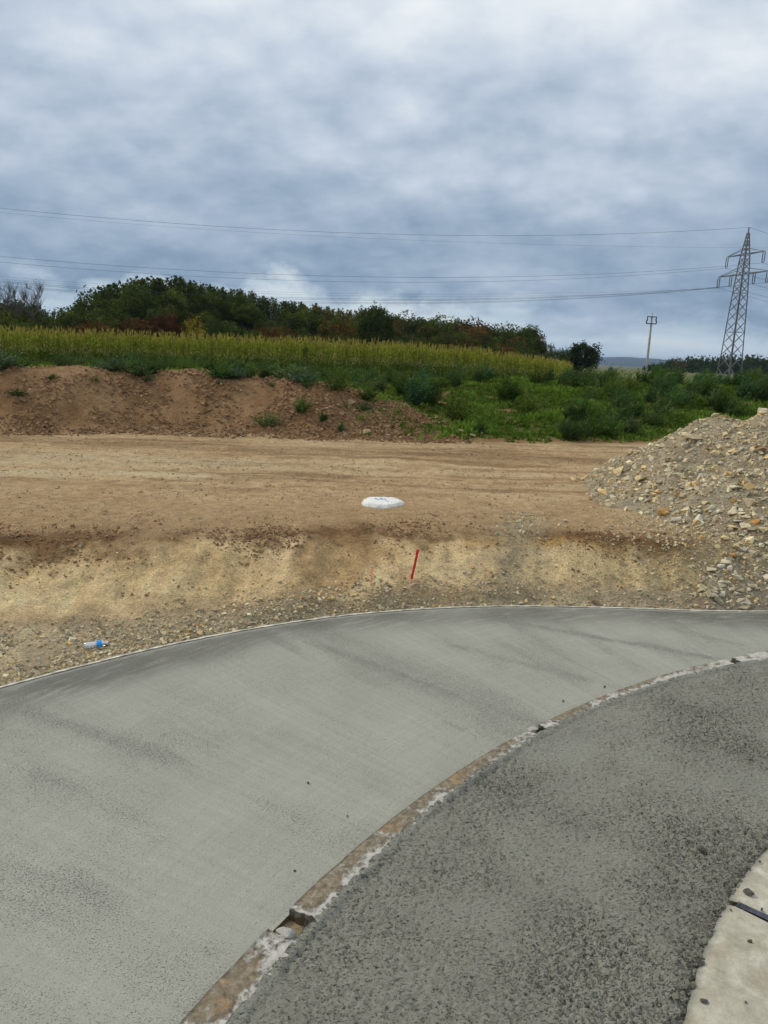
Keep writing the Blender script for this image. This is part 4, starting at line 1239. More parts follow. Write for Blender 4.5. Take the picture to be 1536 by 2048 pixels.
def corn_mesh(seed):
    r = np.random.default_rng(seed); mb = MB(); Hh = 2.15
    top = np.array([r.normal(0, 0.05), r.normal(0, 0.05), Hh * 0.9])
    mb.bar((0, 0, -0.1), top, 0.016, 3, 0.010, col=(0.16, 0.19, 0.045))
    nl = 11
    for i in range(nl):
        f = 0.12 + 0.80 * i / (nl - 1); a = i * math.pi + r.normal(0, 0.5) + seed
        L_ = (0.75 - 0.35 * abs(f - 0.5)) * r.uniform(0.8, 1.1); d = np.array([math.cos(a), math.sin(a), 0])
        z0 = top * f; t = np.array([0, .3, .65, 1.0]); rise = r.uniform(0.35, 0.8) * (0.7 + 0.6 * f)
        pts = z0[None] + d[None] * (L_ * t * (0.62 - 0.12 * f))[:, None] + np.array([0, 0, 1.0])[None] * (L_ * (rise * t * 1.5 - (rise * 0.9 + 0.35) * t ** 2.2))[:, None]
        s = np.cross(d, [0, 0, 1.0]) + np.array([0, 0, r.normal(0, 0.3)])
        c0 = np.array([0.10, 0.165, 0.030]); c1 = np.array([0.33, 0.325, 0.046])
        g_ = np.clip(f * 1.05 - 0.22 + r.normal(0, 0.16), 0, 1)
        cc = c0 + (c1 - c0) * g_
        if r.uniform() < 0.10: cc = np.array([0.40, 0.33, 0.16])
        mb.add(*ribbon(pts, [0.035, 0.075, 0.06, 0.008], s), col=cc * r.uniform(0.8, 1.2))
    for i in range(5):
        a = r.uniform(0, 6.28); q = top + np.array([math.cos(a) * 0.07, math.sin(a) * 0.07, r.uniform(0.2, 0.34)])
        mb.add(*ribbon(np.stack([top, (top + q) / 2 + [0, 0, .03], q]), [0.02, 0.026, 0.008], np.array([math.sin(a), -math.cos(a), 0])), col=np.array([0.33, 0.275, 0.08]) * r.uniform(0.8, 1.2))
    if r.uniform() < 0.8:
        z0 = top * r.uniform(0.4, 0.55); a = r.uniform(0, 6.28); q = z0 + np.array([math.cos(a) * .1, math.sin(a) * .1, 0.24])
        mb.bar(z0, (z0 + q) / 2 + [math.cos(a) * .02, math.sin(a) * .02, 0], 0.02, 4, 0.034, col=(0.42, 0.40, 0.22)); mb.bar((z0 + q) / 2 + [math.cos(a) * .02, math.sin(a) * .02, 0], q, 0.034, 4, 0.01, col=(0.46, 0.42, 0.25))
    return np.vstack(mb.V), np.vstack(mb.F), np.vstack(mb.C)


CORN = [corn_mesh(s) for s in range(8)]
CORNM = [mesh_np('corn_plant', *c[:2], [M['leafcol']], False, c[2]) for c in CORN]


def front_row(x):
    return itp(x, [(-60, 38.5), (-22, 41), (-6, 43), (2, 45), (8, 49), (14, 60), (22, 88), (26, 100)])


rc = np.random.default_rng(71)
xf = np.sort(rc.uniform(-25, 13, 300)); k = 0
for x in xf:
    y = float(front_row(x)) + rc.normal(0, 0.12); z = float(Hq(x, y))
    o = link('corn_plant', CORNM[k % 8], None, (x, y, z), (rc.normal(0, .06), rc.normal(0, .06), rc.uniform(0, 6.28)), float(rc.uniform(0.9, 1.12)))
    tag(o, 'ripening maize plant with tan tassel in the front row of the field', 'maize plant', 'maize plants in the front row of the field'); k += 1
# the rest of the field
N = 9000
cx = []; cy = []
row = 0
while sum(map(len, cx)) < N and row < 60:
    row += 1; off = row * 0.75
    xx = np.arange(-34 - row * 0.6, 27, 0.22 if row < 7 else 1.6) + rc.uniform(0, 0.2)
    yy = front_row(xx) + off; kp = (xx < itp(yy, [(40, -20), (46, 8), (60, 14), (95, 24), (120, 25)])) & (yy < 94 + 0.3 * (xx + 30))
    cx.append(xx[kp] + rc.normal(0, 0.05, kp.sum())); cy.append(yy[kp] + rc.normal(0, 0.08, kp.sum()))
xx = np.concatenate([rc.uniform(-60, -25, 700)] + cx); yy = np.concatenate([front_row(rc.uniform(-60, -25, 700)) + rc.uniform(0, 6, 700)] + cy)
zz = H(xx, yy, False); which = rc.integers(0, 8, len(xx)); ang = rc.uniform(0, 6.28, len(xx)); scl = rc.uniform(0.88, 1.12, len(xx))
VV, FF, CC = [], [], []; nb = 0
for j in range(8):
    idx = np.where(which == j)[0]; V0, F0, C0 = CORN[j]
    ca, sa = np.cos(ang[idx]), np.sin(ang[idx])
    P = np.empty((len(idx), len(V0), 3))
    P[:, :, 0] = (ca[:, None] * V0[:, 0] - sa[:, None] * V0[:, 1]) * scl[idx, None] + xx[idx, None]
    P[:, :, 1] = (sa[:, None] * V0[:, 0] + ca[:, None] * V0[:, 1]) * scl[idx, None] + yy[idx, None]
    P[:, :, 2] = V0[:, 2] * scl[idx, None] + zz[idx, None]
    VV.append(P.reshape(-1, 3)); FF.append((F0[None] + (nb + np.arange(len(idx)) * len(V0))[:, None, None]).reshape(-1, 3)); nb += len(idx) * len(V0)
    CC.append((C0[None] * rc.uniform(0.8, 1.2, (len(idx), 1, 1))).reshape(-1, 3))
tag(link('maize_field', mesh_np('maize_field', np.vstack(VV), np.vstack(FF), [M['leafcol']], False, np.vstack(CC))), 'field of ripening maize behind its front row', 'maize', kind='stuff')


def weed_mesh(seed, stems=70, spread=0.55, leafy=15, lw=0.035, lean=0.12):
    r = np.random.default_rng(seed); mb = MB()
    for i in range(stems):
        a = r.uniform(0, 6.28); q = r.uniform(0, 1) ** 0.6; rad = spread * q
        hgt = (1.0 - 0.5 * q ** 2) * r.uniform(0.5, 1.12)
        d = np.array([math.cos(a), math.sin(a), 0])
        b0 = d * rad * 0.35; t = np.linspace(0, 1, 5)
        pts = b0[None] + d[None] * (rad * 0.8 * t ** 1.5)[:, None] + np.array([0, 0, 1.0])[None] * (hgt * (t - 0.08 * t ** 2))[:, None] + np.array([lean, 0, 0])[None] * (t ** 2)[:, None]
        s = np.array([-math.sin(a + r.normal(0, .8)), math.cos(a), 0.0])
        v = r.uniform(0.75, 1.25)
        mb.add(*ribbon(pts, [0.02, 0.022, 0.02, 0.018, 0.006], s), col=np.array([0.9, 1.0, 0.8]) * v)
        for j in range(leafy):
            f = r.uniform(0.15, 1.0); p = np.array([np.interp(f, t, pts[:, c]) for c in range(3)])
            b = r.uniform(0, 6.28); l_ = r.uniform(0.09, 0.2) * (1.15 - 0.6 * f)
            e = p + np.array([math.cos(b) * l_ * 0.75, math.sin(b) * l_ * 0.75, l_ * r.uniform(0.2, 0.95)])
            sd = np.cross(e - p, r.normal(size=3)); sd /= np.linalg.norm(sd) + 1e-9
            mid_ = (p + e) / 2
            mb.add(np.stack([p, mid_ + sd * lw * 0.5, e, mid_ - sd * lw * 0.5]), np.array([(0, 1, 2), (0, 2, 3)]), col=np.array([0.95, 1.0, 0.85]) * v * r.uniform(0.75, 1.3) * (0.8 + 0.55 * f))
    return mesh_np('weed_bush', np.vstack(mb.V), np.vstack(mb.F), [M['leaf']], False, np.vstack(mb.C))


WEEDS = [weed_mesh(400 + i, (70, 44, 60, 36, 74, 50)[i], (0.5, 0.72, 0.4, 0.62, 0.58, 0.34)[i], (15, 17, 14, 18, 14, 16)[i], (0.032, 0.028, 0.036, 0.03, 0.026, 0.032)[i], (0.16, 0.34, 0.10, 0.42, 0.24, 0.2)[i]) for i in range(6)]
LOWW = [weed_mesh(420 + i, 40, 0.9, 12, 0.075, 0.02) for i in range(3)]
rw = np.random.default_rng(81)
DKG, MDG, BRG, BLG = (0.048, 0.082, 0.030), (0.066, 0.106, 0.034), (0.095, 0.155, 0.034), (0.075, 0.115, 0.075)


def weed(px, py, hpx, colr, lab, group=None, low=False, wide=1.0, y=None):
    p = hit(px, py)
    if p is None: return
    if p[1] > 60: return
    s = hpx / F_PX * np.linalg.norm(p - O3)
    me_ = (LOWW if low else WEEDS)[rw.integers(0, 3 if low else 6)]
    o = link('weed_bush', me_, None, (p[0], p[1], p[2] - 0.03), (0, 0, rw.normal(0, 0.5)), (s * wide, s * wide, s), tuple(np.array(colr) * rw.uniform(0.75, 1.35) * np.array([rw.uniform(0.85, 1.35), 1.0, rw.uniform(0.8, 1.5)])))
    tag(o, lab, 'weed', group)


one = [  # the ones that can be told apart
    (603, 824, 38, MDG, 'solitary round weed bush on the bare berm face, above the stones', False, 1.1),
    (645, 842, 26, DKG, 'dark low weed just below the solitary round bush on the berm', False, 1.0),
    (680, 864, 28, MDG, 'small weed at the berm foot beside the pale dead leaf', False, 0.9),
    (735, 800, 36, DKG, 'wide weed on the berm crest above the blue-green thistle', False, 1.3),
    (732, 818, 18, BLG, 'blue-green thistle rosette among the stones of the berm', True, 1.2),
    (828, 810, 72, DKG, 'largest dark feathery bush at the end of the bare berm', False, 1.15),
    (905, 842, 66, MDG, 'large bush down-slope of the largest dark bush, beside the stones', False, 1.1),
    (958, 866, 34, MDG, 'small bush behind the two pale boulders at the track edge', False, 1.0),
    (854, 858, 16, BRG, 'bright green tuft alone on the reddish end of the berm', False, 0.9),
    (536, 852, 34, MDG, 'sparse creeping weed low on the berm face', True, 1.2),
    (36, 790, 16, DKG, 'dark flat rosette on the berm near the picture edge', True, 1.6),
    (108, 757, 12, MDG, 'small flat rosette high on the berm, nearest the picture edge', True, 1.4),
    (189, 762, 12, DKG, 'small flat rosette high on the berm, right of the other', True, 1.2),
    (440, 768, 10, DKG, 'tiny flat weed just under the berm crest', True, 1.2),
    (545, 772, 10, DKG, 'tiny flat weed under the berm crest near its stony end', True, 1.2),
    (210, 1023, 7, BRG, 'tiny green weed alone on the bare track above the cut', True, 2.6),
    (500, 756, 36, MDG, 'tufty green weed standing on the berm crest in front of the maize', False, 1.0),
    (232, 735, 52, DKG, 'tall dark weed on the berm crest in front of the maize', False, 0.9),
    (143, 716, 32, DKG, 'broad dark weed behind the left crest of the berm', False, 1.5),
    (1012, 806, 62, DKG, 'dark bush standing alone at the upper edge of the green slope', False, 1.1),
    (1056, 828, 40, MDG, 'small bush in the clearing below the dark bush on the green slope', False, 1.1),
]
for (px, py, h, cc, lab, low, wd) in one: weed(px, py, h, cc, lab, None, low, wd)
hill_spots = [(1140, 880, 60), (1180, 872, 66), (1215, 876, 56), (1165, 842, 60), (1205, 850, 60), (1240, 842, 50), (1235, 815, 48), (1270, 832, 42), (1310, 850, 50), (1322, 832, 46), (1180, 800, 46), (1215, 790, 44),
              (1345, 812, 46), (1370, 806, 44), (1300, 806, 40), (1440, 826, 52), (1462, 832, 48), (1425, 815, 44), (1490, 800, 52), (1520, 806, 56), (1538, 798, 60), (1140, 842, 46), (1256, 868, 40), (1120, 870, 40)]
for (px, py, h) in hill_spots:
    weed(px + rw.normal(0, 3), py, h, DKG if rw.uniform() < .5 else MDG, 'feathery green weed bush on the lower green slope beside the rubble heap', 'weed bushes on the lower green slope', wide=1.0)
def weed_at(x, y, s, colr, lab, group, wide=1.0, low=False):
    me_ = (LOWW if low else WEEDS)[rw.integers(0, 3 if low else 6)]
    o = link('weed_bush', me_, None, (x, y, float(Hq(x, y)) - 0.03), (0, 0, rw.normal(0, 0.5)), (s * wide, s * wide, s), tuple(np.array(colr) * rw.uniform(0.75, 1.35) * np.array([rw.uniform(0.85, 1.35), 1.0, rw.uniform(0.8, 1.5)])))
    tag(o, lab, 'weed', group)


for i in range(54):
    y = rw.uniform(28.5, 38); x = rw.uniform(0.17, 0.62) * y
    weed_at(x, y, rw.uniform(0.7, 1.15), DKG if rw.uniform() < .6 else MDG, 'feathery dark weed bush along the top of the green slope below the pylon', 'weed bushes along the top of the green slope', 1.05)
for i in range(26):
    y = rw.uniform(25, 37); x = rw.uniform(-0.06, 0.17) * y
    weed_at(x, y, rw.uniform(0.55, 1.0), DKG if rw.uniform() < .5 else MDG, 'feathery weed bush between the end of the berm and the maize', 'weed bushes between the berm end and the maize', 1.1)
for i in range(90):
    y = rw.uniform(22.6, 32); x = rw.uniform(-0.58, -0.02) * y
    weed_at(x, y, rw.uniform(0.4, 0.95) * (0.6 + 0.05 * (y - 22.6)), DKG if rw.uniform() < .5 else MDG, 'low weed in the green strip between the bare berm and the maize', 'weeds between berm and maize', 1.25)

for i in range(34):
    x = float(rw.choice([-11.5, -10, -8.2, -6.6, -5.0, -3.4, -2.2]) + rw.normal(0, 0.5)); y = float(smi(x, BERM_FOOT, 0.6)) + rw.uniform(2.3, 3.9)
    weed_at(x, y, rw.uniform(0.25, 0.6), DKG if rw.uniform() < .6 else BLG, 'low spreading weed rooted on the very crest of the bare berm', 'weeds on the crest of the bare berm', 1.5, bool(rw.uniform() < 0.45))

# short grass and leafy ground cover on the green slope
rgv = np.random.default_rng(91)


def green_w(x, y):
    yb = smi(x, BERM_FOOT, 0.6) + 0.45 * fbm(x, y * 0.3, 0.35, 3, 0.5, 6.0); t = y - yb; lb = sstep(3.2, -2.2, x)
    n1 = fbm(x, y, 0.8, 4, 0.55, 51.0); n2 = fbm(x, y, 2.5, 4, 0.6, 52.0)
    a = (1 - lb) * sstep(0.1, 1.2, t + 0.9 * n2) * sstep(-0.32, 0.12, n1 + 0.3 * n2 + 0.12)
    b = lb * sstep(2.9, 4.0, t + 0.8 * n2) * np.clip(0.10 + 0.8 * n1, 0.02, 0.4)
    return np.clip(np.maximum(a, b), 0, 1)


NB = 26000
gx = rgv.uniform(-16, 24, NB * 4); gy = rgv.uniform(19.5, 38, NB * 4)
kp = rgv.uniform(0, 1, NB * 4) < green_w(gx, gy); gx, gy = gx[kp][:NB], gy[kp][:NB]; nb_ = len(gx)
gz = Hq(gx, gy)
L = 4
V = np.zeros((nb_, L, 3, 3)); cg = np.zeros((nb_, L, 3, 3))
clump = sstep(-0.1, 0.4, fbm(gx, gy, 0.6, 3, 0.5, 140.0))
for l in range(L):
    a = rgv.uniform(0, 6.28, nb_); h = rgv.uniform(0.05, 0.17, nb_) * (0.7 + 0.8 * clump); w = rgv.uniform(0.03, 0.06, nb_); ox = rgv.normal(0, 0.06, nb_); oy = rgv.normal(0, 0.06, nb_)
    bx, by = gx + ox, gy + oy
    V[:, l, 0] = np.stack([bx - np.sin(a) * w, by + np.cos(a) * w, gz - 0.02], 1); V[:, l, 1] = np.stack([bx + np.sin(a) * w, by - np.cos(a) * w, gz - 0.02], 1)
    V[:, l, 2] = np.stack([bx + np.cos(a) * h * 0.9, by + np.sin(a) * h * 0.9, gz + h], 1)
    cc = np.array([0.11, 0.18, 0.030])[None] * rgv.uniform(0.7, 1.35, (nb_, 1)) * (0.75 + 0.5 * clump)[:, None]
    cg[:, l] = cc[:, None, :]
Fg = np.arange(nb_ * L * 3).reshape(-1, 3)
tag(link('grass', mesh_np('grass', V.reshape(-1, 3), Fg, [M['leafcol']], False, cg.reshape(-1, 3))), 'short bright green grass and leafy ground cover on the slope', 'grass', kind='stuff')

# ------------------------------------------------------------------ trees


def leaf_cloud(C, rad, per, size, r, droop=0.0):
    """leaf quads in clumps around centres C (n,3) with radii rad (n,)"""
    n = len(C); P = np.repeat(C, per, 0) + r.normal(0, 0.5, (n * per, 3)) * np.repeat(rad, per)[:, None]
    k = len(P); d1 = r.normal(size=(k, 3)); d1 /= np.linalg.norm(d1, axis=1)[:, None]
    d2 = np.cross(d1, r.normal(size=(k, 3))); d2 /= np.linalg.norm(d2, axis=1)[:, None]
    s = size * r.uniform(0.6, 1.3, (k, 1))
    V = np.stack([P - d1 * s, P + d2 * s * 0.55, P + d1 * s, P - d2 * s * 0.55], 1)
    sh = np.repeat(r.uniform(0.65, 1.35, n), per) * r.uniform(0.75, 1.25, k)
    c = np.stack([sh * r.uniform(0.85, 1.2, k), sh, sh * r.uniform(0.8, 1.1, k)], 1)
    return V.reshape(-1, 3), np.arange(k * 4).reshape(-1, 4), np.repeat(c, 4, 0)


def crown_tall(seed, nsh=11, w=0.30, per=16, size=0.030):
    """unit-height tree: several upright leafy shoots of uneven height"""
    r = np.random.default_rng(seed); C = []; Rr = []
    for i in range(nsh):
        a = r.uniform(0, 6.28); q = r.uniform(0, 1) ** 0.5 * w; h = (1.0 - 1.2 * q ** 1.6) * r.uniform(0.84, 1.0)
        m = 13
        z = np.linspace(0.12, h, m); wd = 0.115 * np.sqrt(np.clip(1 - (z / h) ** 5, 0, 1)) + 0.02
        C.append(np.stack([math.cos(a) * q + r.normal(0, 0.02, m), math.sin(a) * q + r.normal(0, 0.02, m), z], 1)); Rr.append(wd)
    return mesh_np('crown', *leaf_cloud(np.vstack(C), np.concatenate(Rr), per, size, r)[:2], [M['leaf']], False) if False else _cr(leaf_cloud(np.vstack(C), np.concatenate(Rr), per, size, r))


def _cr(t):
    return mesh_np('crown', t[0], t[1], [M['leaf']], False, t[2])


def crown_round(seed, n=130, per=18, size=0.032, wx=0.48, low=0.05, shell=0.7):
    r = np.random.default_rng(seed)
    d = r.normal(size=(n, 3)); d /= np.linalg.norm(d, axis=1)[:, None]
    q = r.uniform(0.3, 1, n) ** shell
    lob = 1 + 0.28 * np.sin(d[:, 0] * 4 + seed) * np.cos(d[:, 1] * 5 + d[:, 2] * 4 + seed)
    P = d * (q * lob)[:, None]; hz_ = (1 - low) / 2
    C = np.stack([P[:, 0] * wx * 0.88, P[:, 1] * wx * 0.88, low + hz_ + P[:, 2] * hz_ * 0.88], 1)
    C[:, 2] = np.maximum(C[:, 2], low * 0.5)
    return _cr(leaf_cloud(C, np.full(n, 0.115), per, size, r))


def trunk_mesh(seed, h=0.75, rad=0.022, limbs=7, bare=False, twigs=0):
    r = np.random.default_rng(seed); mb = MB()
    pts = [np.array([0, 0, -0.05])]
    for i in range(5): pts.append(np.array([r.normal(0, 0.018) * i, r.normal(0, 0.018) * i, h * (i + 1) / 5]))
    mb.tube(pts, list(np.linspace(rad, rad * 0.3, 6)), 6)
    for i in range(limbs):
        f = r.uniform(0.25, 0.9); k_ = int(f * 5); p = pts[k_] + (pts[k_ + 1] - pts[k_]) * (f * 5 - k_); a = r.uniform(0, 6.28); l_ = r.uniform(0.18, 0.36) * (1.1 - 0.5 * f)
        q = p + np.array([math.cos(a) * l_ * 0.7, math.sin(a) * l_ * 0.7, l_ * 0.75]); m_2 = (p + q) / 2 + r.normal(0, 0.02, 3)
        mb.tube([p, m_2, q], [rad * 0.45, rad * 0.3, rad * 0.12], 4)
        for j in range(twigs):
            g_ = r.uniform(0.3, 1.0); p2 = m_2 + (q - m_2) * g_; b = r.uniform(0, 6.28); l2 = r.uniform(0.08, 0.2)
            mb.bar(p2, p2 + np.array([math.cos(b) * l2 * 0.5, math.sin(b) * l2 * 0.5, l2]), rad * 0.16, 3, rad * 0.05)
    return mb.mesh('trunk', M['twig'] if bare else M['bark'])


TALL = [crown_tall(500 + i, 12 + i % 3, 0.32 + 0.05 * (i % 3), 17, 0.028) for i in range(5)]
ROUND = [crown_round(520 + i, 130, 18, 0.034, 0.5 + 0.07 * (i % 3)) for i in range(4)]
SHRUB = [crown_round(540 + i, 120, 18, 0.040, 0.85, 0.0, 0.6) for i in range(4)]
DENSE = [crown_round(580 + i, 240, 24, 0.036, 0.62, 0.0, 0.45) for i in range(2)]
OPEN = [crown_round(560 + i, 60, 10, 0.030, 0.5, 0.25, 0.5) for i in range(2)]
TRK = [trunk_mesh(600 + i) for i in range(4)]
BARE = [trunk_mesh(620 + i, 0.95, 0.013, 26, True, 16) for i in range(3)]
rtn = np.random.default_rng(101)
CREST = [(-80, 590), (0, 600), (40, 604), (75, 610), (95, 628), (130, 617), (165, 592), (200, 573), (240, 560), (262, 548), (330, 546), (390, 552), (440, 572), (480, 568), (520, 590), (570, 596), (640, 606), (700, 614), (750, 611), (790, 628), (850, 632), (920, 632), (980, 645), (1030, 654), (1060, 651), (1085, 664), (1100, 694), (1150, 702)]
tree_depth = lambda px: itp(px, [(-80, 98), (0, 104), (330, 122), (700, 132), (1080, 150), (1200, 160)])
base_px = lambda px: 660 + 0.052 * px


def plant_tree(name, px, py, depth, crown, trunk, colr, lab, cat, group=None, wide=1.0):
    p = aty(px, py, depth); g0 = float(Hq(p[0], p[1])); h = p[2] - g0
    if h < 0.8: h = 0.8
    root = link(name, None, loc=(p[0], p[1], g0 - 0.05), rot=(0, 0, rtn.uniform(0, 6.28)), scale=(h * wide, h * wide, h))
    tag(root, lab, cat, group)
    if trunk is not None: link('trunk', trunk, root)
    if crown is not None: link('crown', crown, root, color=tuple(np.array(colr) * rtn.uniform(0.88, 1.14)))
    return root


G1, G2, G3, G4, RD, RD2, YL = (0.056, 0.080, 0.023), (0.080, 0.106, 0.028), (0.108, 0.132, 0.034), (0.150, 0.145, 0.034), (0.098, 0.044, 0.022), (0.120, 0.075, 0.028), (0.30, 0.245, 0.03)
px = -70
while px < 1088:                                     # crest of the mound
    cy_ = itp(px, CREST); dpt = tree_depth(px) + rtn.uniform(0, 8)
    if 620 < px < 745: kind, cc = TALL, G4
    elif 745 <= px < 775: kind, cc = ROUND, G1
    elif px > 775: kind, cc = (TALL if rtn.uniform() < .55 else ROUND), (G2 if rtn.uniform() < .55 else (G3 if rtn.uniform() < .5 else RD2))
    elif px < 120: kind, cc = ROUND, G1
    else: kind, cc = TALL, (G1 if rtn.uniform() < .45 else G2)
    zone = 'above the bare twigs' if px < 120 else ('on the high crest of the mound' if px < 470 else ('on the falling crest past the yellow sapling' if px < 775 else 'on the low far end of the mound'))
    if kind is TALL:
        lab = ('yellowish green upright young tree ' if cc is G4 else 'dark green upright leafy tree ') + zone
        if cc is RD2: lab = 'reddish upright young tree ' + zone
    else:
        lab = ('reddish rounded tree ' if cc is RD2 else 'dark green rounded tree ') + zone
    plant_tree('broadleaf_tree', px, cy_ + rtn.uniform(-5, 5), dpt, kind[rtn.integers(0, len(kind))], TRK[rtn.integers(0, 4)], cc, lab, 'tree', 'trees: ' + lab, rtn.uniform(0.85, 1.15))
    px += rtn.uniform(13, 22)
px = -60
while px < 1085:                                     # middle of the slope
    a, b_ = itp(px, CREST), base_px(px); f = rtn.uniform(0.16, 0.55); dpt = tree_depth(px) - (4 + 14 * f) - rtn.uniform(-1, 1)
    cc = G2 if rtn.uniform() < .4 else (G1 if rtn.uniform() < .5 else G3)
    if px > 640 and rtn.uniform() < 0.33: cc = RD2
    kind = TALL if rtn.uniform() < 0.45 else ROUND
    lab = {G1: 'dark green', G2: 'mid green', G3: 'lighter green', RD2: 'reddish brown'}[cc] + (' upright' if kind is TALL else ' bushy') + ' tree halfway up the mound ' + ('left of the yellow sapling' if px < 380 else 'right of the yellow sapling')
    plant_tree('broadleaf_tree', px, a + f * (b_ - a), dpt, kind[rtn.integers(0, len(kind))], TRK[rtn.integers(0, 4)], cc, lab, 'tree', 'trees: ' + lab, rtn.uniform(0.95, 1.3))
    px += rtn.uniform(9, 15)
px = -60
while px < 1130:                                     # shrubs along the field edge
    a, b_ = itp(px, CREST), base_px(px); f = rtn.uniform(0.58, 0.74); dpt = tree_depth(px) - rtn.uniform(13, 18)
    cc = RD if (140 < px < 345 and rtn.uniform() < .8) else (RD2 if rtn.uniform() < .25 else (G1 if rtn.uniform() < .4 else G2))
    if cc is RD: lab = 'dark red shrub at the field edge below the high crest'
    else: lab = {RD2: 'reddish brown', G1: 'dark green', G2: 'mid green'}[cc] + ' rounded shrub along the far edge of the maize'
    plant_tree('shrub', px, a + f * (b_ - a), dpt, SHRUB[rtn.integers(0, 4)], None, cc, lab, 'shrub', 'shrubs: ' + lab, rtn.uniform(0.8, 1.1))
    px += rtn.uniform(17, 27)
plant_tree('broadleaf_tree', 388, 632, 100, OPEN[0], TRK[0], YL, 'slim bright yellow sapling at the field edge', 'tree', None, 0.65)
plant_tree('broadleaf_tree', 749, 610, 112, DENSE[0], TRK[1], G1, 'very dark rounded tree standing out in the middle of the mound', 'tree', None, 0.55)
plant_tree('broadleaf_tree', 1056, 650, 146, DENSE[1], TRK[2], G1, 'dark round-crowned tree closing the right end of the mound', 'tree', None, 0.75)
plant_tree('shrub', 1170, 683, 150, DENSE[0], TRK[2], (0.036, 0.056, 0.02), 'dark round bush standing alone between mound and utility pole', 'shrub', None, 1.0)
for (px, py, lab) in ((1098, 690, 'olive shrub just past the dark round-crowned end tree'), (1118, 696, 'low olive shrub halfway between the mound end and the lone round bush'), (1136, 699, 'low shrub second from the lone round bush')):
    plant_tree('shrub', px, py, 150, SHRUB[rtn.integers(0, 4)], None, G2, lab, 'shrub', None, 0.75)
plant_tree('shrub', 1150, 703, 152, SHRUB[0], None, G1, 'low shrub touching the lone round bush', 'shrub', None, 0.6)
plant_tree('broadleaf_tree', 176, 574, 108, OPEN[1], TRK[3], G1, 'airy tree with thin leafy branches on the left shoulder of the mound', 'tree', None, 0.7)
for (px, py, q, lab) in ((8, 576, 1.0, 'bare twiggy tree at the picture edge above the hedge'), (62, 574, 1.0, 'bare twiggy tree standing tallest above the hedge'), (30, 588, 0.9, 'small bare twiggy tree between the two taller bare ones')):
    plant_tree('bare_tree', px, py, 97, None, BARE[rtn.integers(0, 3)], G1, lab, 'tree', None, q)

# ------------------------------------------------------------------ pylon
PY0 = aty(1460, 740, 147.0); PYX, PYY = 68.9, 147.0
zb = float(H(PYX, PYY, False)); zt = 29.9
root = link('pylon', None, loc=(PYX, PYY, zb))
tag(root, 'tall grey steel lattice pylon with two crossarms beyond the green slope', 'pylon')
Ht = zt - zb
adir = np.array([-0.30, 0.954, 0.0]); bdir = np.array([0.954, 0.30, 0.0])      # along the arms, along the line


def halfw(z):
    return np.interp(z / Ht, [0, 0.17, 0.55, 0.80, 0.965], [2.0, 1.55, 1.12, 0.72, 0.16])


def corner(i, z):
    sx, sy = ((-1, -1), (1, -1), (1, 1), (-1, 1))[i]; w = halfw(z)
    return adir * sx * w * 0.9 + bdir * sy * w * 0.9 + np.array([0, 0, z])


levels = [0.0]
while levels[-1] < 0.955 * Ht: levels.append(min(levels[-1] + max(1.5 * halfw(levels[-1]), 0.7), 0.965 * Ht))
for i in range(4):
    mb = MB(); mb.tube([corner(i, z) for z in levels], 0.11, 4); link('leg', mb.mesh('leg', M['steel']), root)
for i in range(4):
    mb = MB(); j = (i + 1) % 4
    for k in range(len(levels) - 1):
        a, b_ = levels[k], levels[k + 1]
        mb.bar(corner(i, a), corner(j, b_), 0.055); mb.bar(corner(j, a), corner(i, b_), 0.055)
        if k % 4 == 0: mb.bar(corner(i, a), corner(j, a), 0.055)
    link('face_bracing', mb.mesh('face_bracing', M['steel']), root)
mb = MB(); mb.bar((0, 0, 0.95 * Ht), (0, 0, Ht), 0.13); link('peak', mb.mesh('peak', M['steel']), root)
def zw(py): return aty(1490, py, PYY)[2] - zb
ARMS = [(zw(548.5), 6.5, (6.3, 3.0), zw(536)), (zw(508.5), 4.9, (4.7,), zw(497))]
CONN = []
for (za, half, ins, zu) in ARMS:
    for s in (-1, 1):
        mb = MB(); tip = adir * s * half + np.array([0, 0, za]); w = halfw(za) * 0.9
        for t in (-1, 1):
            mb.bar(adir * s * w + bdir * t * w + np.array([0, 0, za]), tip, 0.10); mb.bar(adir * s * halfw(zu) * .9 + bdir * t * halfw(zu) * .9 + np.array([0, 0, zu]), tip, 0.06)
        for f in (0.3, 0.55, 0.8):
            p = lambda t, f=f: (adir * s * w + bdir * t * w + np.array([0, 0, za])) * (1 - f) + tip * f
            mb.bar(p(-1), p(1), 0.05)
        arm = link('crossarm', mb.mesh('crossarm', M['steel']), root)
        for off in ins:
            c0 = adir * s * off + np.array([0, 0, za - 0.1])
            mb = MB()
            for t in (-1, 1):
                c = c0 + adir * t * 0.26
                for q in range(9): mb.bar(c + [0, 0, -0.15 - q * 0.19], c + [0, 0, -0.15 - q * 0.19 - 0.13], 0.12, 6, 0.05)
                mb.bar(c, c + [0, 0, -1.9], 0.035)
            mb.bar(c0 + adir * -0.26 + [0, 0, -1.9], c0 + adir * 0.26 + [0, 0, -1.9], 0.05); mb.bar(c0 + [0, 0, -1.9], c0 + [0, 0, -2.1], 0.05)
            link('insulator', mb.mesh('insulator', M['glass_ins']), arm)
            CONN.append((s * off, za - 2.1))


def wire(name, pts, lab, group, rad=0.03):
    mb = MB(); mb.tube(pts, rad, 4); tag(link(name, mb.mesh(name, M['cable'])), lab, 'cable', group)


LEFT = np.array([-140.0, 100.0]); RIGHT = np.array([PYX + 0.92 * 230, PYY + 0.39 * 230])
PP = np.array([PYX, PYY])


def span(a, b, sag, n=46):
    t = np.linspace(0, 1, n)[:, None]; a = np.array(a); b = np.array(b)
    p = a + (b - a) * t; p[:, 2] -= (4 * sag * t * (1 - t))[:, 0]; return list(p)


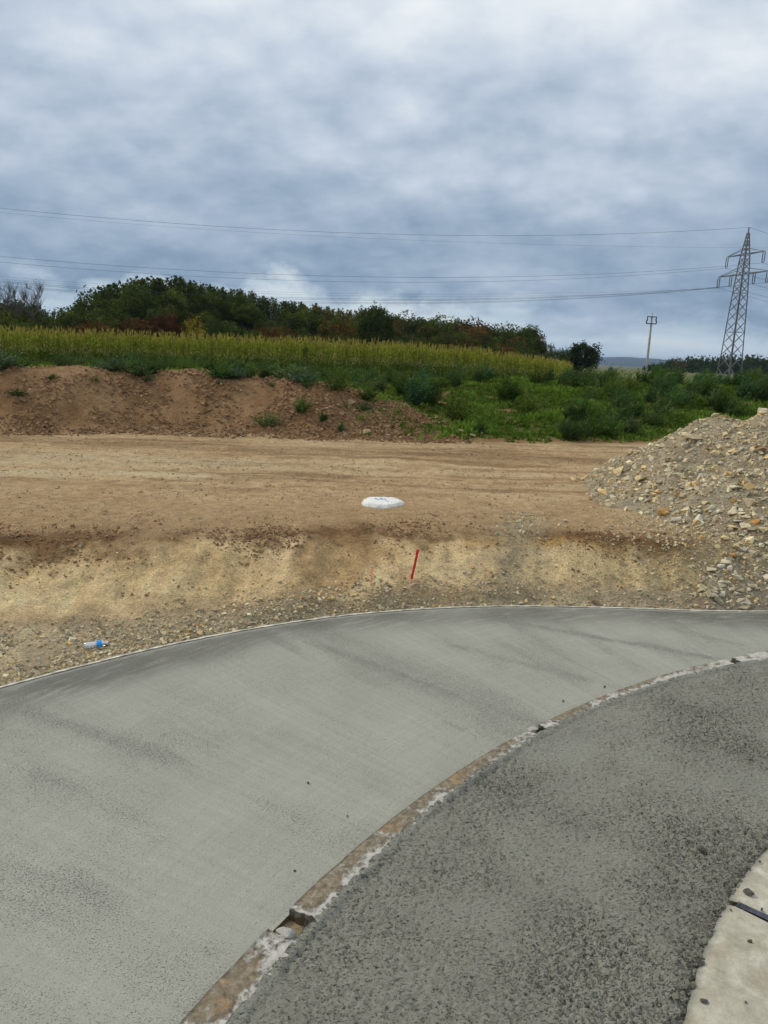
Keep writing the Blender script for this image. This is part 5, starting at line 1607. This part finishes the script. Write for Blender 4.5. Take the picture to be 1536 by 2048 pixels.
ln = np.array([-(PP - LEFT)[1], (PP - LEFT)[0]]) / np.linalg.norm(PP - LEFT)
rn = np.array([-(RIGHT - PP)[1], (RIGHT - PP)[0]]) / np.linalg.norm(RIGHT - PP)
def line_wire(off, z, sag, lab):
    P0 = (*(PP + adir[:2] * off), z)
    a = span((*(LEFT + ln * off), z), P0, sag); b_ = span(P0, (*(RIGHT + rn * off), z - 2), sag)
    wire('power_cable', a + b_[1:], lab, 'cables of the near power line', 0.024)
line_wire(0, zt, 6.8, 'topmost earth cable running from the peak of the pylon')
names = {6.3: ('outer', 'lower'), 3.0: ('inner', 'lower'), 4.7: ('only', 'upper')}
for off, zc in CONN:
    w1, w2 = names[abs(off)]; side = 'far' if off > 0 else 'near'
    line_wire(off, zb + zc, 7.4, 'conductor from the %s %s insulator of the %s pylon crossarm' % (side, w1, w2))
for k, (pts, lab) in enumerate(((((0, 425, 190), (768, 478, 215), (1536, 496, 240)), 'faint upper cable of the farther power line behind the pylon'),
                                (((0, 553, 190), (768, 588, 215), (1536, 573, 240)), 'first faint lower cable of the farther power line'),
                                (((0, 558, 193), (768, 592, 218), (1536, 579, 243)), 'second faint lower cable of the farther power line'))):
    P = np.array([aty(*q) for q in pts]); t = np.linspace(-0.35, 1.35, 60)
    l0, l1, l2 = (t - .5) * (t - 1) * 2, t * (t - 1) * -4, t * (t - .5) * 2
    wire('power_cable', list(P[0] * l0[:, None] + P[1] * l1[:, None] + P[2] * l2[:, None]), lab, 'cables of the farther power line', 0.022)

# ------------------------------------------------------------------ utility pole
ub = aty(1294, 725, 110.0); ut = aty(1304, 633, 110.0)
zg = float(H(ub[0], 110.0, False))
root = link('utility_pole', None, loc=(ub[0], 110.0, zg)); tag(root, 'round concrete utility pole with dark metal bracket frame on its head', 'utility pole')
hp = ut[2] - zg
mb = MB(); mb.lathe([(0.21, -0.3), (0.20, 0.5), (0.13, hp - 0.1), (0.10, hp)], 12); link('shaft', mb.mesh('shaft', M['polec'], True), root)
for z in (hp - 0.05, hp - 1.05):
    mb = MB(); mb.box((-0.72, -0.16, z - 0.06), (0.72, -0.08 if False else 0.16, z + 0.06)); link('crossarm', mb.mesh('crossarm', M['darkmetal']), root)
for s in (-1, 1):
    mb = MB(); mb.tube([(s * 0.70, 0, hp - 1.05), (s * 0.76, 0, hp - 0.75), (s * 0.62, 0, hp - 0.5), (s * 0.68, 0, hp - 0.05)], [0.09, 0.10, 0.10, 0.06], 6); link('insulator', mb.mesh('insulator', M['darkmetal']), root)
mb = MB(); mb.bar((0, 0, hp), (0, 0, hp + 0.5), 0.035); mb.bar((0, 0, hp - 1.05), (0, 0, hp), 0.13, 8); link('head_spike', mb.mesh('head_spike', M['darkmetal']), root)

# ------------------------------------------------------------------ far hills and woods
th = np.linspace(R(-75), R(75), 500); rr = np.linspace(0, 1, 40)
T, Q = np.meshgrid(th, rr, indexing='ij'); dist = 5200 + Q * 4200
hx_, hy_ = np.sin(T) * dist, np.cos(T) * dist
prof = 62 + 26 * fbm(T * 4.5, T * 0, 1.0, 4, 0.5, 151.0) + 6 * fbm(T * 60, Q * 6, 1.0, 3, 0.5, 152.0)
prof = prof + 22 * np.exp(-((T - R(18)) / R(3.5)) ** 2)
hz_ = -8 + prof * np.sin(np.clip(Q, 0, 1) * math.pi) ** 0.8
tag(link('hills', mesh_np('hills', np.stack([hx_, hy_, hz_], -1).reshape(-1, 3), grid_faces(500, 40), [M['hill']], True)), 'long low wooded hills fading to blue on the horizon', 'hills', kind='structure')

rf = np.random.default_rng(111)
fx, fy = [], []
FARC = []
VV, FF, CC = [], [], []; nb = 0
trees_far = [(px_, rf.uniform(420, 700), rf.uniform(8, 13)) for px_ in np.arange(1290, 1640, 2.6)]
for (px_, dp, h) in trees_far:
    p = aty(px_, 735, dp); g0 = float(H(p[0], dp, False)); h = h * (0.45 + 0.55 * float(sstep(1290, 1400, px_)))
    n = 26; C = rf.normal(size=(n, 3)); C /= np.linalg.norm(C, axis=1)[:, None]
    C = C * [h * .42, h * .42, h * .5] * rf.uniform(0.4, 1, (n, 1)) + [p[0], dp, g0 + h * .5]
    v, f, c = leaf_cloud(C, np.full(n, h * 0.2), 7, h * 0.09, rf)
    cc = np.array([(0.030, 0.048, 0.018), (0.045, 0.062, 0.020), (0.085, 0.055, 0.022)][rf.choice(3, p=[.55, .35, .10])])
    VV.append(v); FF.append(f + nb); CC.append(c * cc); nb += len(v)
tag(link('distant_wood', mesh_np('distant_wood', np.vstack(VV), np.vstack(FF), [M['leafcol']], False, np.vstack(CC))), 'dark distant wood behind the foot of the pylon', 'wood', kind='stuff')


def conifer(px_, py_, dp, lab):
    p = aty(px_, py_, dp); g0 = float(H(p[0], dp, False)); h = p[2] - g0; r = np.random.default_rng(int(px_))
    root = link('conifer', None, loc=(p[0], dp, g0)); tag(root, lab, 'tree')
    mb = MB(); mb.bar((0, 0, -0.3), (0, 0, h), 0.3, 6, 0.05); link('trunk', mb.mesh('trunk', M['bark']), root)
    z = np.repeat(np.linspace(0.12, 0.97, 14) * h, 8); a = r.uniform(0, 6.28, len(z)); q = (1.03 - z / h) * 0.26 * h * r.uniform(0.5, 1, len(z))
    C = np.stack([np.cos(a) * q, np.sin(a) * q, z], 1)
    t = leaf_cloud(C, np.full(len(z), 0.6), 8, 0.5, r)
    link('crown', _cr(t), root, color=(0.022, 0.040, 0.018))


conifer(1483, 717, 480, 'left one of two small dark conifers on the skyline by the pylon')
conifer(1498, 714, 480, 'right one of two small dark conifers on the skyline by the pylon')

# ------------------------------------------------------------------ haze: an even, thin body of air round everything
mh = bpy.data.materials.new('air'); mh.use_nodes = True
g = NT(mh.node_tree); g.n.clear()
pv = g.new('ShaderNodeVolumePrincipled'); pv.inputs['Color'].default_value = (0.50, 0.68, 0.98, 1); pv.inputs['Density'].default_value = 0.00008; pv.inputs['Anisotropy'].default_value = 0.2
go = g.new('ShaderNodeOutputMaterial'); g.l.new(pv.outputs[0], go.inputs['Volume'])
mb = MB(); mb.box((-13500, -400, -30), (13500, 13500, 140))
hz_o = link('haze', mb.mesh('haze', mh)); tag(hz_o, 'thin bluish haze in the air', 'haze', kind='stuff')
